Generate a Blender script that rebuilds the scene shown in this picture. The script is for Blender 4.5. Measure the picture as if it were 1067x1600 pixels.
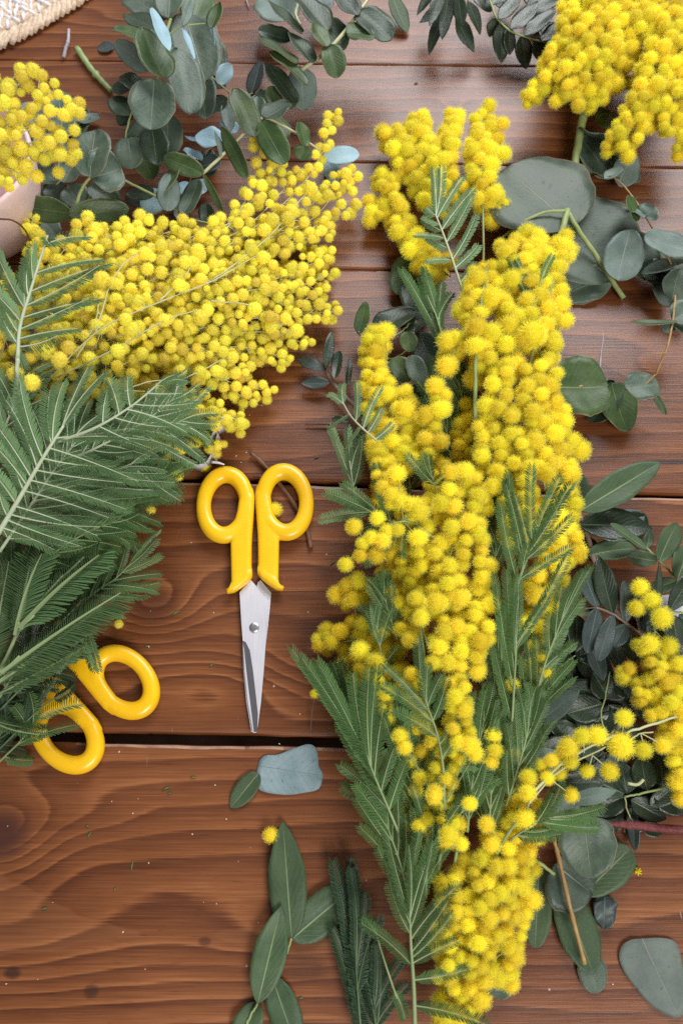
import bpy, math, random
import numpy as np
from mathutils import Vector, Matrix

for o in list(bpy.data.objects): bpy.data.objects.remove(o)
scene = bpy.context.scene
R = math.radians
rng = random.Random(7)

# ------------------------------------------------------------------ camera
PW, PH = 1067.0, 1600.0            # photograph size used for measuring
FPX = 1280.0                       # focal length in photograph pixels
TILT = R(20.0)
CAMH = 0.52
CAM = Vector((0.0, -CAMH*math.tan(TILT), CAMH))
cam_d = bpy.data.cameras.new("camera")
cam = bpy.data.objects.new("camera", cam_d); scene.collection.objects.link(cam)
cam.location = CAM; cam.rotation_euler = (TILT, 0, 0)
cam_d.sensor_fit = 'VERTICAL'; cam_d.sensor_height = 24.0; cam_d.lens = 24.0*FPX/PH
cam_d.clip_start = 0.01; cam_d.clip_end = 50
cam_d.dof.use_dof = True; cam_d.dof.focus_distance = 0.52
cam_d.dof.aperture_fstop = cam_d.lens/2.6       # a phone-sized opening, 2.6 mm
scene.camera = cam

# ------------------------------------------------------------------ light
world = bpy.data.worlds.new("World"); scene.world = world; world.use_nodes = True
bg = world.node_tree.nodes["Background"]
bg.inputs[0].default_value = (1.0, 0.985, 0.96, 1); bg.inputs[1].default_value = 0.18
def area(name, loc, target, sx, sy, power, col):
    d = bpy.data.lights.new(name, 'AREA'); d.shape = 'RECTANGLE'; d.size = sx; d.size_y = sy
    d.energy = power; d.color = col
    o = bpy.data.objects.new(name, d); scene.collection.objects.link(o)
    o.location = loc
    o.rotation_euler = (Vector(target)-Vector(loc)).to_track_quat('-Z', 'Y').to_euler()
    return o
area("window_light", (0.42, 1.32, 1.12), (0, 0.1, 0), 1.15, 0.85, 34.0, (0.96, 0.975, 1.0))
area("fill_light", (0.75, -1.55, 1.55), (0, 0, 0), 1.0, 0.8, 44.0, (1.0, 0.975, 0.94))  # unseen fill lamp added behind the camera, lighting from the lower right
scene.view_settings.view_transform = 'Standard'; scene.view_settings.look = 'None'
scene.view_settings.exposure = 0.16; scene.view_settings.gamma = 1.0
scene.render.engine = 'CYCLES'
scene.cycles.use_denoising = False
scene.cycles.sample_clamp_indirect = 3.0
scene.cycles.sample_clamp_direct = 6.0
scene.cycles.max_bounces = 8

# ------------------------------------------------------------------ measuring helpers
ca, sa = math.cos(TILT), math.sin(TILT)
def W(px, py, z=0.0):
    """point of the place seen at photograph pixel (px, py) at height z millimetres"""
    u = (px-PW/2)/FPX; v = -(py-PH/2)/FPX
    d = Vector((u, v*ca + sa, v*sa - ca))
    t = (z*0.001 - CAM.z)/d.z
    return CAM + d*t
def mpp(p):
    """metres per photograph pixel at a point"""
    q = Vector(p)-CAM
    return (q.y*sa - q.z*ca)/FPX
def WP(pts): return [W(*p) for p in pts]
def smooth_path(pts, n):
    P = [Vector(p) for p in pts]
    if len(P) == 2: return [P[0].lerp(P[1], i/(n-1)) for i in range(n)]
    out = []; m = len(P)-1
    for i in range(n):
        t = i/(n-1)*m; k = min(int(t), m-1); f = t-k
        p1, p2 = P[k], P[k+1]
        p0 = P[k-1] if k > 0 else p1*2-p2
        p3 = P[k+2] if k+2 <= m else p2*2-p1
        out.append(0.5*((2*p1)+(p2-p0)*f+(2*p0-5*p1+4*p2-p3)*f*f+(3*p1-p0-3*p2+p3)*f**3))
    return out

class MB:
    def __init__(s): s.v = []; s.f = []; s.m = []; s.uv = None
    def tube(s, pts, rad, sides=7, mi=0, caps=True):
        n = len(pts)
        if not hasattr(rad, '__len__'): rad = [rad]*n
        if len(rad) != n: rad = list(np.interp(np.linspace(0, 1, n), np.linspace(0, 1, len(rad)), rad))
        up = Vector((0.13, 0.21, 0.97)); b0 = len(s.v)
        for i, p in enumerate(pts):
            t = (pts[min(i+1, n-1)]-pts[max(i-1, 0)])
            if t.length < 1e-9: t = Vector((1, 0, 0))
            t.normalize()
            a = t.cross(up)
            if a.length < 1e-4: a = t.cross(Vector((1, 0, 0)))
            a.normalize(); b = a.cross(t)
            for k in range(sides):
                w = 2*math.pi*k/sides
                s.v.append(p + (a*math.cos(w)+b*math.sin(w))*rad[i])
        for i in range(n-1):
            for k in range(sides):
                k2 = (k+1) % sides
                s.f.append((b0+i*sides+k, b0+i*sides+k2, b0+(i+1)*sides+k2, b0+(i+1)*sides+k)); s.m.append(mi)
        if caps:
            s.f.append(tuple(b0+k for k in range(sides))[::-1]); s.m.append(mi)
            s.f.append(tuple(b0+(n-1)*sides+k for k in range(sides))); s.m.append(mi)
    def poly(s, pts, mi=0):
        b = len(s.v); s.v += [Vector(p) for p in pts]; s.f.append(tuple(range(b, b+len(pts)))); s.m.append(mi)
    def mesh(s, name, mats, smooth=True, origin=None):
        me = bpy.data.meshes.new(name)
        o = origin or Vector((0, 0, 0))
        me.from_pydata([(p[0]-o[0], p[1]-o[1], p[2]-o[2]) for p in s.v], [], s.f)
        for m in (mats if isinstance(mats, (list, tuple)) else [mats]): me.materials.append(m)
        me.polygons.foreach_set('material_index', s.m)
        if smooth: me.polygons.foreach_set('use_smooth', [True]*len(s.f))
        me.update()
        return me

COL = scene.collection
def link(name, me, parent=None, mat=None):
    o = bpy.data.objects.new(name, me); COL.objects.link(o)
    if parent is not None: o.parent = parent
    if mat is not None: o.matrix_basis = mat
    return o
def tag(o, label=None, cat=None, group=None, kind=None):
    if label: o['label'] = label
    if cat: o['category'] = cat
    if group: o['group'] = group
    if kind: o['kind'] = kind
    return o
def thing(name, loc, label, cat, group=None):
    o = bpy.data.objects.new(name, None); COL.objects.link(o); o.location = loc
    o.empty_display_size = 0.01
    return tag(o, label, cat, group)

# ------------------------------------------------------------------ material helpers
def new_mat(name):
    m = bpy.data.materials.new(name); m.use_nodes = True
    nt = m.node_tree; b = nt.nodes['Principled BSDF']
    return m, nt, b
class N:
    """small wrapper for wiring nodes"""
    def __init__(s, nt): s.nt = nt
    def n(s, t, **k):
        x = s.nt.nodes.new(t)
        for a, v in k.items(): setattr(x, a, v)
        return x
    def l(s, a, b): s.nt.links.new(a, b)
    def math(s, op, a, b=None, c=None, clamp=False):
        x = s.n('ShaderNodeMath', operation=op); x.use_clamp = clamp
        for i, q in enumerate((a, b, c)):
            if q is None: continue
            if isinstance(q, (int, float)): x.inputs[i].default_value = q
            else: s.l(q, x.inputs[i])
        return x.outputs[0]
    def mix(s, f, a, b, blend='MIX'):
        x = s.n('ShaderNodeMix', data_type='RGBA', blend_type=blend)
        for i, q in ((0, f), (6, a), (7, b)):
            if isinstance(q, (int, float)): x.inputs[i].default_value = q
            elif isinstance(q, tuple): x.inputs[i].default_value = (*q[:3], 1)
            else: s.l(q, x.inputs[i])
        return x.outputs[2]
    def noise(s, vec, scale, detail=3, rough=0.55, dist=0.0, out='Fac'):
        x = s.n('ShaderNodeTexNoise'); x.inputs['Scale'].default_value = scale
        x.inputs['Detail'].default_value = detail; x.inputs['Roughness'].default_value = rough
        x.inputs['Distortion'].default_value = dist
        if vec is not None: s.l(vec, x.inputs['Vector'])
        return x.outputs[out]
    def ramp(s, f, stops, interp='LINEAR'):
        x = s.n('ShaderNodeValToRGB'); cr = x.color_ramp; cr.interpolation = interp
        while len(cr.elements) < len(stops): cr.elements.new(0.5)
        for e, (p, c) in zip(cr.elements, stops):
            e.position = p; e.color = (*c, 1) if isinstance(c, tuple) else (c, c, c, 1)
        s.l(f, x.inputs[0]); return x.outputs[0]
    def scale(s, vec, sc, loc=(0, 0, 0)):
        x = s.n('ShaderNodeMapping'); x.inputs['Scale'].default_value = sc; x.inputs['Location'].default_value = loc
        s.l(vec, x.inputs['Vector']); return x.outputs[0]
    def bump(s, h, strength, dist, norm=None):
        x = s.n('ShaderNodeBump'); x.inputs['Strength'].default_value = strength; x.inputs['Distance'].default_value = dist
        s.l(h, x.inputs['Height'])
        if norm is not None: s.l(norm, x.inputs['Normal'])
        return x.outputs[0]

def add_translucent(nt, b, col, fac):
    g = N(nt); out = nt.nodes['Material Output']
    tr = g.n('ShaderNodeBsdfTranslucent'); g.l(col, tr.inputs[0])
    mx = g.n('ShaderNodeMixShader'); mx.inputs[0].default_value = fac
    g.l(b.outputs[0], mx.inputs[1]); g.l(tr.outputs[0], mx.inputs[2]); g.l(mx.outputs[0], out.inputs[0])

def leaf_mat(name, base, dark, vein, rough=0.5, trans=0.12, spots=0.3, vein_w=0.012, edge=None, lat=0.5, coat=0.0, spec=0.42, var=0.5):
    m, nt, b = new_mat(name); g = N(nt)
    uv = g.n('ShaderNodeUVMap').outputs[0]
    sep = g.n('ShaderNodeSeparateXYZ'); g.l(uv, sep.inputs[0])
    u, v = sep.outputs[0], sep.outputs[1]
    av = g.math('ABSOLUTE', g.math('SUBTRACT', v, 0.5))             # 0 at the midrib, 0.5 at the edge
    oi = g.n('ShaderNodeObjectInfo'); rnd = oi.outputs['Random']
    tc = g.n('ShaderNodeTexCoord').outputs['Object']
    off = g.n('ShaderNodeVectorMath', operation='ADD'); g.l(tc, off.inputs[0])
    cmb = g.n('ShaderNodeCombineXYZ'); g.l(g.math('MULTIPLY', rnd, 3.0), cmb.inputs[0]); g.l(cmb.outputs[0], off.inputs[1])
    p = off.outputs[0]
    n1 = g.noise(p, 60, 4, 0.6); n2 = g.noise(p, 260, 3, 0.6); n3 = g.noise(p, 900, 2)
    c = g.mix(g.ramp(n1, [(0.35, 0.0), (0.68, 1.0)]), dark, base)
    c = g.mix(g.math('MULTIPLY', g.ramp(n2, [(0.62, 0.0), (0.72, 1.0)]), spots), c, tuple(x*0.45 for x in dark))
    # side veins
    ph = g.math('SUBTRACT', g.math('MULTIPLY', u, 9.0), g.math('MULTIPLY', av, 7.0))
    ph = g.math('ADD', ph, g.math('MULTIPLY', n1, 1.1))
    sw = g.math('ABSOLUTE', g.math('SUBTRACT', g.math('FRACT', ph), 0.5))
    latv = g.ramp(sw, [(0.0, 1.0), (0.07, 0.0)])
    c = g.mix(g.math('MULTIPLY', latv, 0.22*lat), c, vein)
    mid = g.ramp(av, [(vein_w*0.6, 1.0), (vein_w*1.7, 0.0)])
    fade = g.ramp(u, [(0.0, 1.0), (1.0, 0.35)])
    midf = g.math('MULTIPLY', mid, fade)
    c = g.mix(midf, c, vein)
    if edge:
        e = g.ramp(av, [(0.475, 0.0), (0.498, 1.0)])
        c = g.mix(g.math('MULTIPLY', e, 0.7), c, edge)
    hsv = g.n('ShaderNodeHueSaturation'); g.l(c, hsv.inputs['Color'])
    g.l(g.math('MULTIPLY_ADD', rnd, 0.03*var, 0.5-0.015*var), hsv.inputs['Hue'])
    g.l(g.math('MULTIPLY_ADD', g.math('FRACT', g.math('MULTIPLY', rnd, 7.31)), 0.5*var, 1.0-0.25*var), hsv.inputs['Value'])
    c = hsv.outputs[0]
    g.l(c, b.inputs['Base Color'])
    g.l(g.math('MULTIPLY_ADD', n1, 0.25, rough-0.12), b.inputs['Roughness'])
    b.inputs['Specular IOR Level'].default_value = spec
    if coat: b.inputs['Coat Weight'].default_value = coat; b.inputs['Coat Roughness'].default_value = 0.25
    h = g.math('ADD', g.math('MULTIPLY', latv, -0.5*lat), g.math('MULTIPLY', mid, -1.2))
    h = g.math('ADD', h, g.math('MULTIPLY', n3, 0.7))
    h = g.math('ADD', h, g.math('MULTIPLY', n2, 0.8))
    g.l(g.bump(h, 0.35, 0.0006), b.inputs['Normal'])
    add_translucent(nt, b, c, trans)
    return m

def simple_mat(name, c1, c2, scale, rough=0.5, bump=0.0, bdist=0.0005, spec=0.4, trans=0.0, metal=0.0, rnd_var=0.0, stretch=(1, 1, 1)):
    m, nt, b = new_mat(name); g = N(nt)
    tc = g.n('ShaderNodeTexCoord').outputs['Object']
    tc = g.scale(tc, stretch)
    n1 = g.noise(tc, scale, 4, 0.6)
    c = g.mix(g.ramp(n1, [(0.3, 0.0), (0.7, 1.0)]), c1, c2)
    if rnd_var:
        oi = g.n('ShaderNodeObjectInfo'); hs = g.n('ShaderNodeHueSaturation'); g.l(c, hs.inputs['Color'])
        g.l(g.math('MULTIPLY_ADD', oi.outputs['Random'], rnd_var, 1-rnd_var/2), hs.inputs['Value']); c = hs.outputs[0]
    g.l(c, b.inputs['Base Color']); b.inputs['Roughness'].default_value = rough
    b.inputs['Specular IOR Level'].default_value = spec; b.inputs['Metallic'].default_value = metal
    if bump: g.l(g.bump(g.noise(tc, scale*2.3, 3), bump, bdist), b.inputs['Normal'])
    if trans: add_translucent(nt, b, c, trans)
    return m

M = {}
M['euc'] = leaf_mat('eucalyptus_grey', (0.098, 0.138, 0.098), (0.044, 0.072, 0.050), (0.21, 0.25, 0.17), 0.46, 0.08, 0.6, 0.009, (0.28, 0.22, 0.14), 0.6, var=0.9)
M['eucg'] = leaf_mat('eucalyptus_green', (0.070, 0.118, 0.036), (0.034, 0.066, 0.022), (0.20, 0.25, 0.11), 0.44, 0.15, 0.5, 0.008, (0.30, 0.24, 0.12), 0.6, var=0.8)
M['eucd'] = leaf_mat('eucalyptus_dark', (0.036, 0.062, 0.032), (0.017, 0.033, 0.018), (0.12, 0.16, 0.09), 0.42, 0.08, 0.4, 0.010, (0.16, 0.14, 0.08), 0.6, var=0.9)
M['eucb'] = leaf_mat('eucalyptus_sky_reflection', (0.32, 0.48, 0.56), (0.24, 0.38, 0.45), (0.42, 0.54, 0.58), 0.55, 0.06, 0.2, 0.012, None, 0.5, var=0.25)  # sky reflection on the leaves is painted into this pale blue
M['eucp'] = leaf_mat('eucalyptus_pale', (0.16, 0.215, 0.185), (0.092, 0.135, 0.115), (0.30, 0.34, 0.28), 0.5, 0.06, 0.3, 0.010, None, 0.3)
M['eucspot'] = leaf_mat('eucalyptus_spotted', (0.082, 0.108, 0.078), (0.046, 0.066, 0.048), (0.17, 0.19, 0.14), 0.5, 0.05, 0.95, 0.007, (0.20, 0.16, 0.10), 0.35, var=0.2)
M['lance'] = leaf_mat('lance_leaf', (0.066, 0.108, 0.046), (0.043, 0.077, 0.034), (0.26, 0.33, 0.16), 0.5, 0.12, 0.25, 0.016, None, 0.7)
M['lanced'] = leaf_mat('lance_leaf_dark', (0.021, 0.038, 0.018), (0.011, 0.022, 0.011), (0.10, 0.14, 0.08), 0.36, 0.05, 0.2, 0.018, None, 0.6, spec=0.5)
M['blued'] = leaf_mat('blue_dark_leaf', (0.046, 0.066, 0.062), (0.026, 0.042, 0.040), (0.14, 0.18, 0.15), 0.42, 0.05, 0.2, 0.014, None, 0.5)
M['flatgrey'] = leaf_mat('flat_grey_leaf', (0.135, 0.165, 0.142), (0.085, 0.112, 0.096), (0.24, 0.20, 0.18), 0.6, 0.05, 0.7, 0.006, None, 1.1, var=0.1)
M['flatblue'] = leaf_mat('flat_blue_leaf', (0.25, 0.33, 0.35), (0.155, 0.23, 0.255), (0.12, 0.14, 0.13), 0.65, 0.05, 0.6, 0.004, None, 1.2, var=0.1)
M['frond'] = simple_mat('frond_leaflet', (0.074, 0.155, 0.046), (0.120, 0.220, 0.076), 220, 0.45, trans=0.24, rnd_var=0.5)
M['frondb'] = simple_mat('frond_leaflet_bright', (0.075, 0.165, 0.045), (0.11, 0.21, 0.06), 220, 0.45, trans=0.2, rnd_var=0.4)
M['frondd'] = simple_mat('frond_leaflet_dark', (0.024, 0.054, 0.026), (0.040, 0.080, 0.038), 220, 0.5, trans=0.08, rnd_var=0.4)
M['frondp'] = simple_mat('frond_leaflet_underside', (0.118, 0.222, 0.088), (0.190, 0.310, 0.142), 220, 0.5, trans=0.14, rnd_var=0.4)
M['frondl'] = simple_mat('frond_leaflet_long', (0.098, 0.182, 0.074), (0.150, 0.255, 0.112), 220, 0.48, trans=0.24, rnd_var=0.4)
M['rach'] = simple_mat('frond_rachis', (0.17, 0.24, 0.10), (0.25, 0.31, 0.15), 90, 0.5)
M['rachp'] = simple_mat('frond_rachis_pale', (0.34, 0.40, 0.26), (0.45, 0.50, 0.34), 90, 0.5)
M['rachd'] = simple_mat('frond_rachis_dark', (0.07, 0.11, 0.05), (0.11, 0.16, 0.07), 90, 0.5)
M['stem'] = simple_mat('green_stem', (0.20, 0.26, 0.09), (0.30, 0.35, 0.14), 120, 0.5, 0.3)
M['stempale'] = simple_mat('pale_stem', (0.40, 0.42, 0.22), (0.52, 0.52, 0.30), 120, 0.5, 0.3)
M['stemred'] = simple_mat('reddish_twig', (0.10, 0.045, 0.025), (0.17, 0.08, 0.045), 200, 0.55, 0.4)
M['twig'] = simple_mat('brown_twig', (0.13, 0.085, 0.065), (0.22, 0.15, 0.115), 220, 0.7, 0.6)
M['tan'] = simple_mat('tan_twig', (0.27, 0.15, 0.055), (0.40, 0.25, 0.10), 160, 0.55, 0.5)
M['red'] = simple_mat('red_stem', (0.10, 0.016, 0.020), (0.19, 0.040, 0.038), 300, 0.55, 0.8, 0.001)
M['greencut'] = simple_mat('cut_green_stem', (0.20, 0.28, 0.10), (0.30, 0.38, 0.17), 140, 0.4, 0.3)
M['greytwig'] = simple_mat('grey_twig', (0.30, 0.27, 0.30), (0.42, 0.38, 0.42), 220, 0.6, 0.4)

def ball_mat(name, core, tip, dry):
    m, nt, b = new_mat(name); g = N(nt)
    tc = g.n('ShaderNodeTexCoord').outputs['Object']
    ln = g.n('ShaderNodeVectorMath', operation='LENGTH'); g.l(tc, ln.inputs[0])
    c = g.mix(g.ramp(ln.outputs['Value'], [(0.70, 0.0), (1.0, 1.0)]), core, tip)
    oi = g.n('ShaderNodeObjectInfo'); rnd = oi.outputs['Random']
    c = g.mix(g.ramp(rnd, [(0.93, 0.0), (1.0, 0.5)]), c, dry)
    hs = g.n('ShaderNodeHueSaturation'); g.l(c, hs.inputs['Color'])
    r2 = g.math('FRACT', g.math('MULTIPLY', rnd, 13.7))
    g.l(g.math('MULTIPLY_ADD', r2, 0.016, 0.492), hs.inputs['Hue'])
    g.l(g.math('MULTIPLY_ADD', g.math('FRACT', g.math('MULTIPLY', rnd, 5.3)), 0.25, 0.87), hs.inputs['Value'])
    c = hs.outputs[0]
    g.l(c, b.inputs['Base Color']); b.inputs['Roughness'].default_value = 0.75
    b.inputs['Specular IOR Level'].default_value = 0.15
    add_translucent(nt, b, c, 0.45)
    return m
M['ball'] = ball_mat('mimosa_yellow', (0.99, 0.85, 0.035), (1.0, 0.95, 0.17), (0.86, 0.58, 0.03))
M['balls'] = ball_mat('mimosa_yellow_tight', (0.99, 0.84, 0.040), (1.0, 0.95, 0.20), (0.82, 0.55, 0.12))

# ------------------------------------------------------------------ wooden table top
def wood_mat(name, knots, seed, k=74.0, warp=1.8, tint=(1, 1, 1), stains_groove_shade=(), patches=(), lo=0.30, hi=0.85):
    m, nt, b = new_mat(name); g = N(nt)
    tc = g.n('ShaderNodeTexCoord').outputs['Object']
    sep = g.n('ShaderNodeSeparateXYZ'); g.l(tc, sep.inputs[0]); x, y = sep.outputs[0], sep.outputs[1]
    low = g.noise(g.scale(tc, (2.6, 7.0, 1), (seed*1.7, seed*0.9, 0)), 1.0, 2, 0.5)
    mid = g.noise(g.scale(tc, (9.0, 26.0, 1), (seed, seed*2.1, 0)), 1.0, 3, 0.55)
    V = g.math('MULTIPLY', y, k)
    V = g.math('MULTIPLY_ADD', low, warp*2, V)
    V = g.math('MULTIPLY_ADD', mid, 0.75, V)
    fib = g.noise(g.scale(tc, (14, 700, 1)), 1.0, 3, 0.6)
    V = g.math('MULTIPLY_ADD', fib, 0.22, V)
    kmask = None
    for (px, py, amp, sx, sy, dk) in knots:
        p = W(px, py, 0)
        dx = g.math('MULTIPLY', g.math('SUBTRACT', x, p.x), 1000.0/sx)
        dy = g.math('MULTIPLY', g.math('SUBTRACT', y, p.y), 1000.0/sy)
        d2 = g.math('ADD', g.math('MULTIPLY', dx, dx), g.math('MULTIPLY', dy, dy))
        e = g.math('EXPONENT', g.math('MULTIPLY', d2, -1.0))
        V = g.math('MULTIPLY_ADD', e, amp, V)
        if dk:
            q = g.math('MULTIPLY', g.ramp(g.math('ADD', d2, g.math('MULTIPLY', mid, 0.15)), [(0.14, 1.0), (0.50, 0.0)]), dk)
            kmask = q if kmask is None else g.math('MAXIMUM', kmask, q)
    s = g.math('FRACT', V)
    fib2 = g.noise(g.scale(tc, (40, 2600, 1), (3, 1, 0)), 1.0, 2, 0.6)
    blot = g.noise(g.scale(tc, (5, 10, 1), (seed*3, 0, 0)), 1.0, 4, 0.6)
    # each ring fades from pale early wood to dark late wood and then stops sharply
    tone = g.ramp(s, [(0.0, 0.68), (0.05, 0.86), (0.28, 0.62), (0.58, 0.50), (0.82, 0.30), (0.93, 0.22), (1.0, 0.60)])
    depth = g.ramp(g.noise(g.scale(tc, (3, 30, 1), (seed, 5, 0)), 1.0, 2), [(0.25, lo), (0.75, hi)])
    tone = g.math('ADD', g.math('MULTIPLY', g.math('SUBTRACT', tone, 0.5), depth), 0.5)
    tone = g.math('ADD', tone, g.math('MULTIPLY', g.math('SUBTRACT', fib, 0.5), 0.75))
    tone = g.math('ADD', tone, g.math('MULTIPLY', g.math('SUBTRACT', fib2, 0.5), 0.45))
    tone = g.math('ADD', tone, g.math('MULTIPLY', g.math('SUBTRACT', blot, 0.5), 0.6), clamp=True)
    t = tint
    c = g.ramp(tone, [(0.0, (0.034*t[0], 0.0105*t[1], 0.0045*t[2])), (0.35, (0.098*t[0], 0.031*t[1], 0.0105*t[2])),
                      (0.65, (0.168*t[0], 0.058*t[1], 0.0190*t[2])), (1.0, (0.29*t[0], 0.116*t[1], 0.043*t[2]))])
    pore = g.noise(g.scale(tc, (90, 1900, 1), (seed, 7, 0)), 1.0, 2, 0.5)
    c = g.mix(g.ramp(pore, [(0.66, 0.0), (0.74, 0.75)]), c, (0.022, 0.009, 0.006))
    if kmask is not None: c = g.mix(kmask, c, (0.060, 0.020, 0.014))
    for (px, py, sx, sy, st) in stains_groove_shade:              # small old burns and dents, and one groove's shade painted dark
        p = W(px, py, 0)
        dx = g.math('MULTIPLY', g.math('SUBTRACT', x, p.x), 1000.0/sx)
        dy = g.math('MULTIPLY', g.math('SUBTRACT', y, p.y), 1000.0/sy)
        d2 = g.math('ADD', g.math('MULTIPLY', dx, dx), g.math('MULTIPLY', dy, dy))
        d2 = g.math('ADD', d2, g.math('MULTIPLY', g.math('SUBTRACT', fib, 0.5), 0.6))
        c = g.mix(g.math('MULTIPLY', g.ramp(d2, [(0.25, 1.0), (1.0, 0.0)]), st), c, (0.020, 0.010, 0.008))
    for tri, st in patches:                          # pale heartwood that the saw cut through
        P3 = [W(a, b_, 0) for a, b_ in tri]; msk = None
        for i in range(3):
            A, B = P3[i], P3[(i+1) % 3]; C = P3[(i+2) % 3]
            nx, ny = -(B.y-A.y), (B.x-A.x); ln_ = math.hypot(nx, ny); nx /= ln_; ny /= ln_
            if nx*(C.x-A.x)+ny*(C.y-A.y) < 0: nx, ny = -nx, -ny
            dist = g.math('ADD', g.math('MULTIPLY', g.math('SUBTRACT', x, A.x), nx), g.math('MULTIPLY', g.math('SUBTRACT', y, A.y), ny))
            dist = g.math('ADD', dist, g.math('MULTIPLY', g.math('SUBTRACT', mid, 0.5), 0.030))
            dist = g.math('ADD', dist, g.math('MULTIPLY', g.math('SUBTRACT', fib, 0.5), 0.004))
            h_ = g.math('MULTIPLY', dist, 700.0, clamp=True)
            msk = h_ if msk is None else g.math('MULTIPLY', msk, h_)
        c = g.mix(g.math('MULTIPLY', msk, st), c, g.mix(fib, (0.16, 0.055, 0.021), (0.36, 0.155, 0.065)))
    # pale scuffs and thin scratches in the varnish
    sc = g.noise(g.scale(tc, (420, 60, 1), (seed, 0, 0)), 1.0, 2, 0.5)
    sc2 = g.noise(tc, 11, 2)
    scr = g.math('MULTIPLY', g.ramp(sc, [(0.735, 0.0), (0.76, 1.0)]), g.ramp(sc2, [(0.52, 0.0), (0.66, 0.8)]))
    c = g.mix(g.math('MULTIPLY', scr, 0.6), c, (0.48, 0.36, 0.32))
    vor = g.n('ShaderNodeTexVoronoi'); vor.inputs['Scale'].default_value = 95.0; g.l(tc, vor.inputs['Vector'])
    dust = g.ramp(vor.outputs['Distance'], [(0.035, 1.0), (0.075, 0.0)])
    sepc = g.n('ShaderNodeSeparateColor'); g.l(vor.outputs['Color'], sepc.inputs[0])
    dust = g.math('MULTIPLY', dust, g.ramp(sepc.outputs[0], [(0.90, 0.0), (0.96, 1.0)]))
    c = g.mix(g.math('MULTIPLY', dust, 0.7), c, (0.55, 0.42, 0.38))
    g.l(c, b.inputs['Base Color'])
    rg = g.math('MULTIPLY_ADD', blot, 0.16, 0.21)
    rg = g.math('MULTIPLY_ADD', fib, 0.14, rg)
    g.l(rg, b.inputs['Roughness']); b.inputs['Specular IOR Level'].default_value = 0.42
    h = g.math('ADD', g.math('MULTIPLY', fib, 0.6), g.math('MULTIPLY', fib2, 0.35))
    h = g.math('ADD', h, g.math('MULTIPLY', tone, 0.5))
    h = g.math('SUBTRACT', h, g.math('MULTIPLY', scr, 0.6))
    g.l(g.bump(h, 0.22, 0.0006), b.inputs['Normal'])
    return m

table = bpy.data.objects.new('table_top', None); COL.objects.link(table); tag(table, kind='structure')
XL, XR = -0.62, 0.62
def edge_line(a, b):
    p, q = W(*a, 0), W(*b, 0)
    return lambda x: p.y + (q.y-p.y)*(x-p.x)/(q.x-p.x)
J = [lambda x: 0.78+0.01*x,
     (edge_line((40, 93), (810, 103)), edge_line((40, 94.5), (810, 104.5))),
     (edge_line((540, 252), (1067, 262)), edge_line((540, 253.5), (1067, 263.5))),
     (edge_line((0, 410), (610, 420)), edge_line((0, 412), (610, 422))),
     (edge_line((280, 745), (1040, 771)), edge_line((280, 752), (1040, 777))),
     (edge_line((160, 1143), (530, 1152)), edge_line((160, 1160), (530, 1168))),
     lambda x: -0.42+0.0*x]
def vnoise(x, s):
    r = 0
    for f, a in ((17, 0.5), (43, 0.3), (97, 0.25), (211, 0.15)):
        r += a*math.sin(x*f+s*f*0.37+s)
    return r
WORN = simple_mat('worn_wood_edge', (0.20, 0.095, 0.055), (0.42, 0.27, 0.20), 260, 0.6, 0.4, stretch=(0.25, 1, 1))
def plank(top, bot, mat, seed, cs=1.0):
    mb = MB(); n = 420; T = 0.014
    for i in range(n+1):
        x = XL+(XR-XL)*i/n
        y1 = top(x)+0.0006*vnoise(x, seed); y0 = bot(x)+0.0006*vnoise(x, seed+4.2)
        dz = 0.0002*vnoise(x*0.3, seed)
        c1 = cs*(0.0015+0.0006*vnoise(x, seed+1)); c0 = cs*(0.0020+0.0008*vnoise(x, seed+2))
        for (yy, zz) in ((y1, -T), (y1, -c1*1.3), (y1-c1*0.35, -c1*0.35), (y1-c1*1.4, 0), ((y1+y0)/2, 0), (y0+c0*1.5, 0), (y0+c0*0.35, -c0*0.35), (y0, -c0*1.3), (y0, -T)):
            mb.v.append(Vector((x, yy, zz+dz)))
    for i in range(n):
        for k in range(8):
            a = i*9+k; mb.f.append((a, a+1, a+10, a+9))
            xx = XL+(XR-XL)*i/n; mb.m.append(1 if k == 2 and vnoise(xx*0.8, seed+k*2.3)+0.5*vnoise(xx*5.1, seed+k) > 0.22 else 0)
        mb.f.append((i*9+8, i*9, (i+1)*9, (i+1)*9+8)); mb.m.append(0)
    mb.f.append(tuple(range(9))); mb.m.append(0)
    mb.f.append(tuple(n*9+k for k in range(9))[::-1]); mb.m.append(0)
    me = mb.mesh('plank', [mat, WORN], smooth=False)
    return link('plank', me, table)
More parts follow.
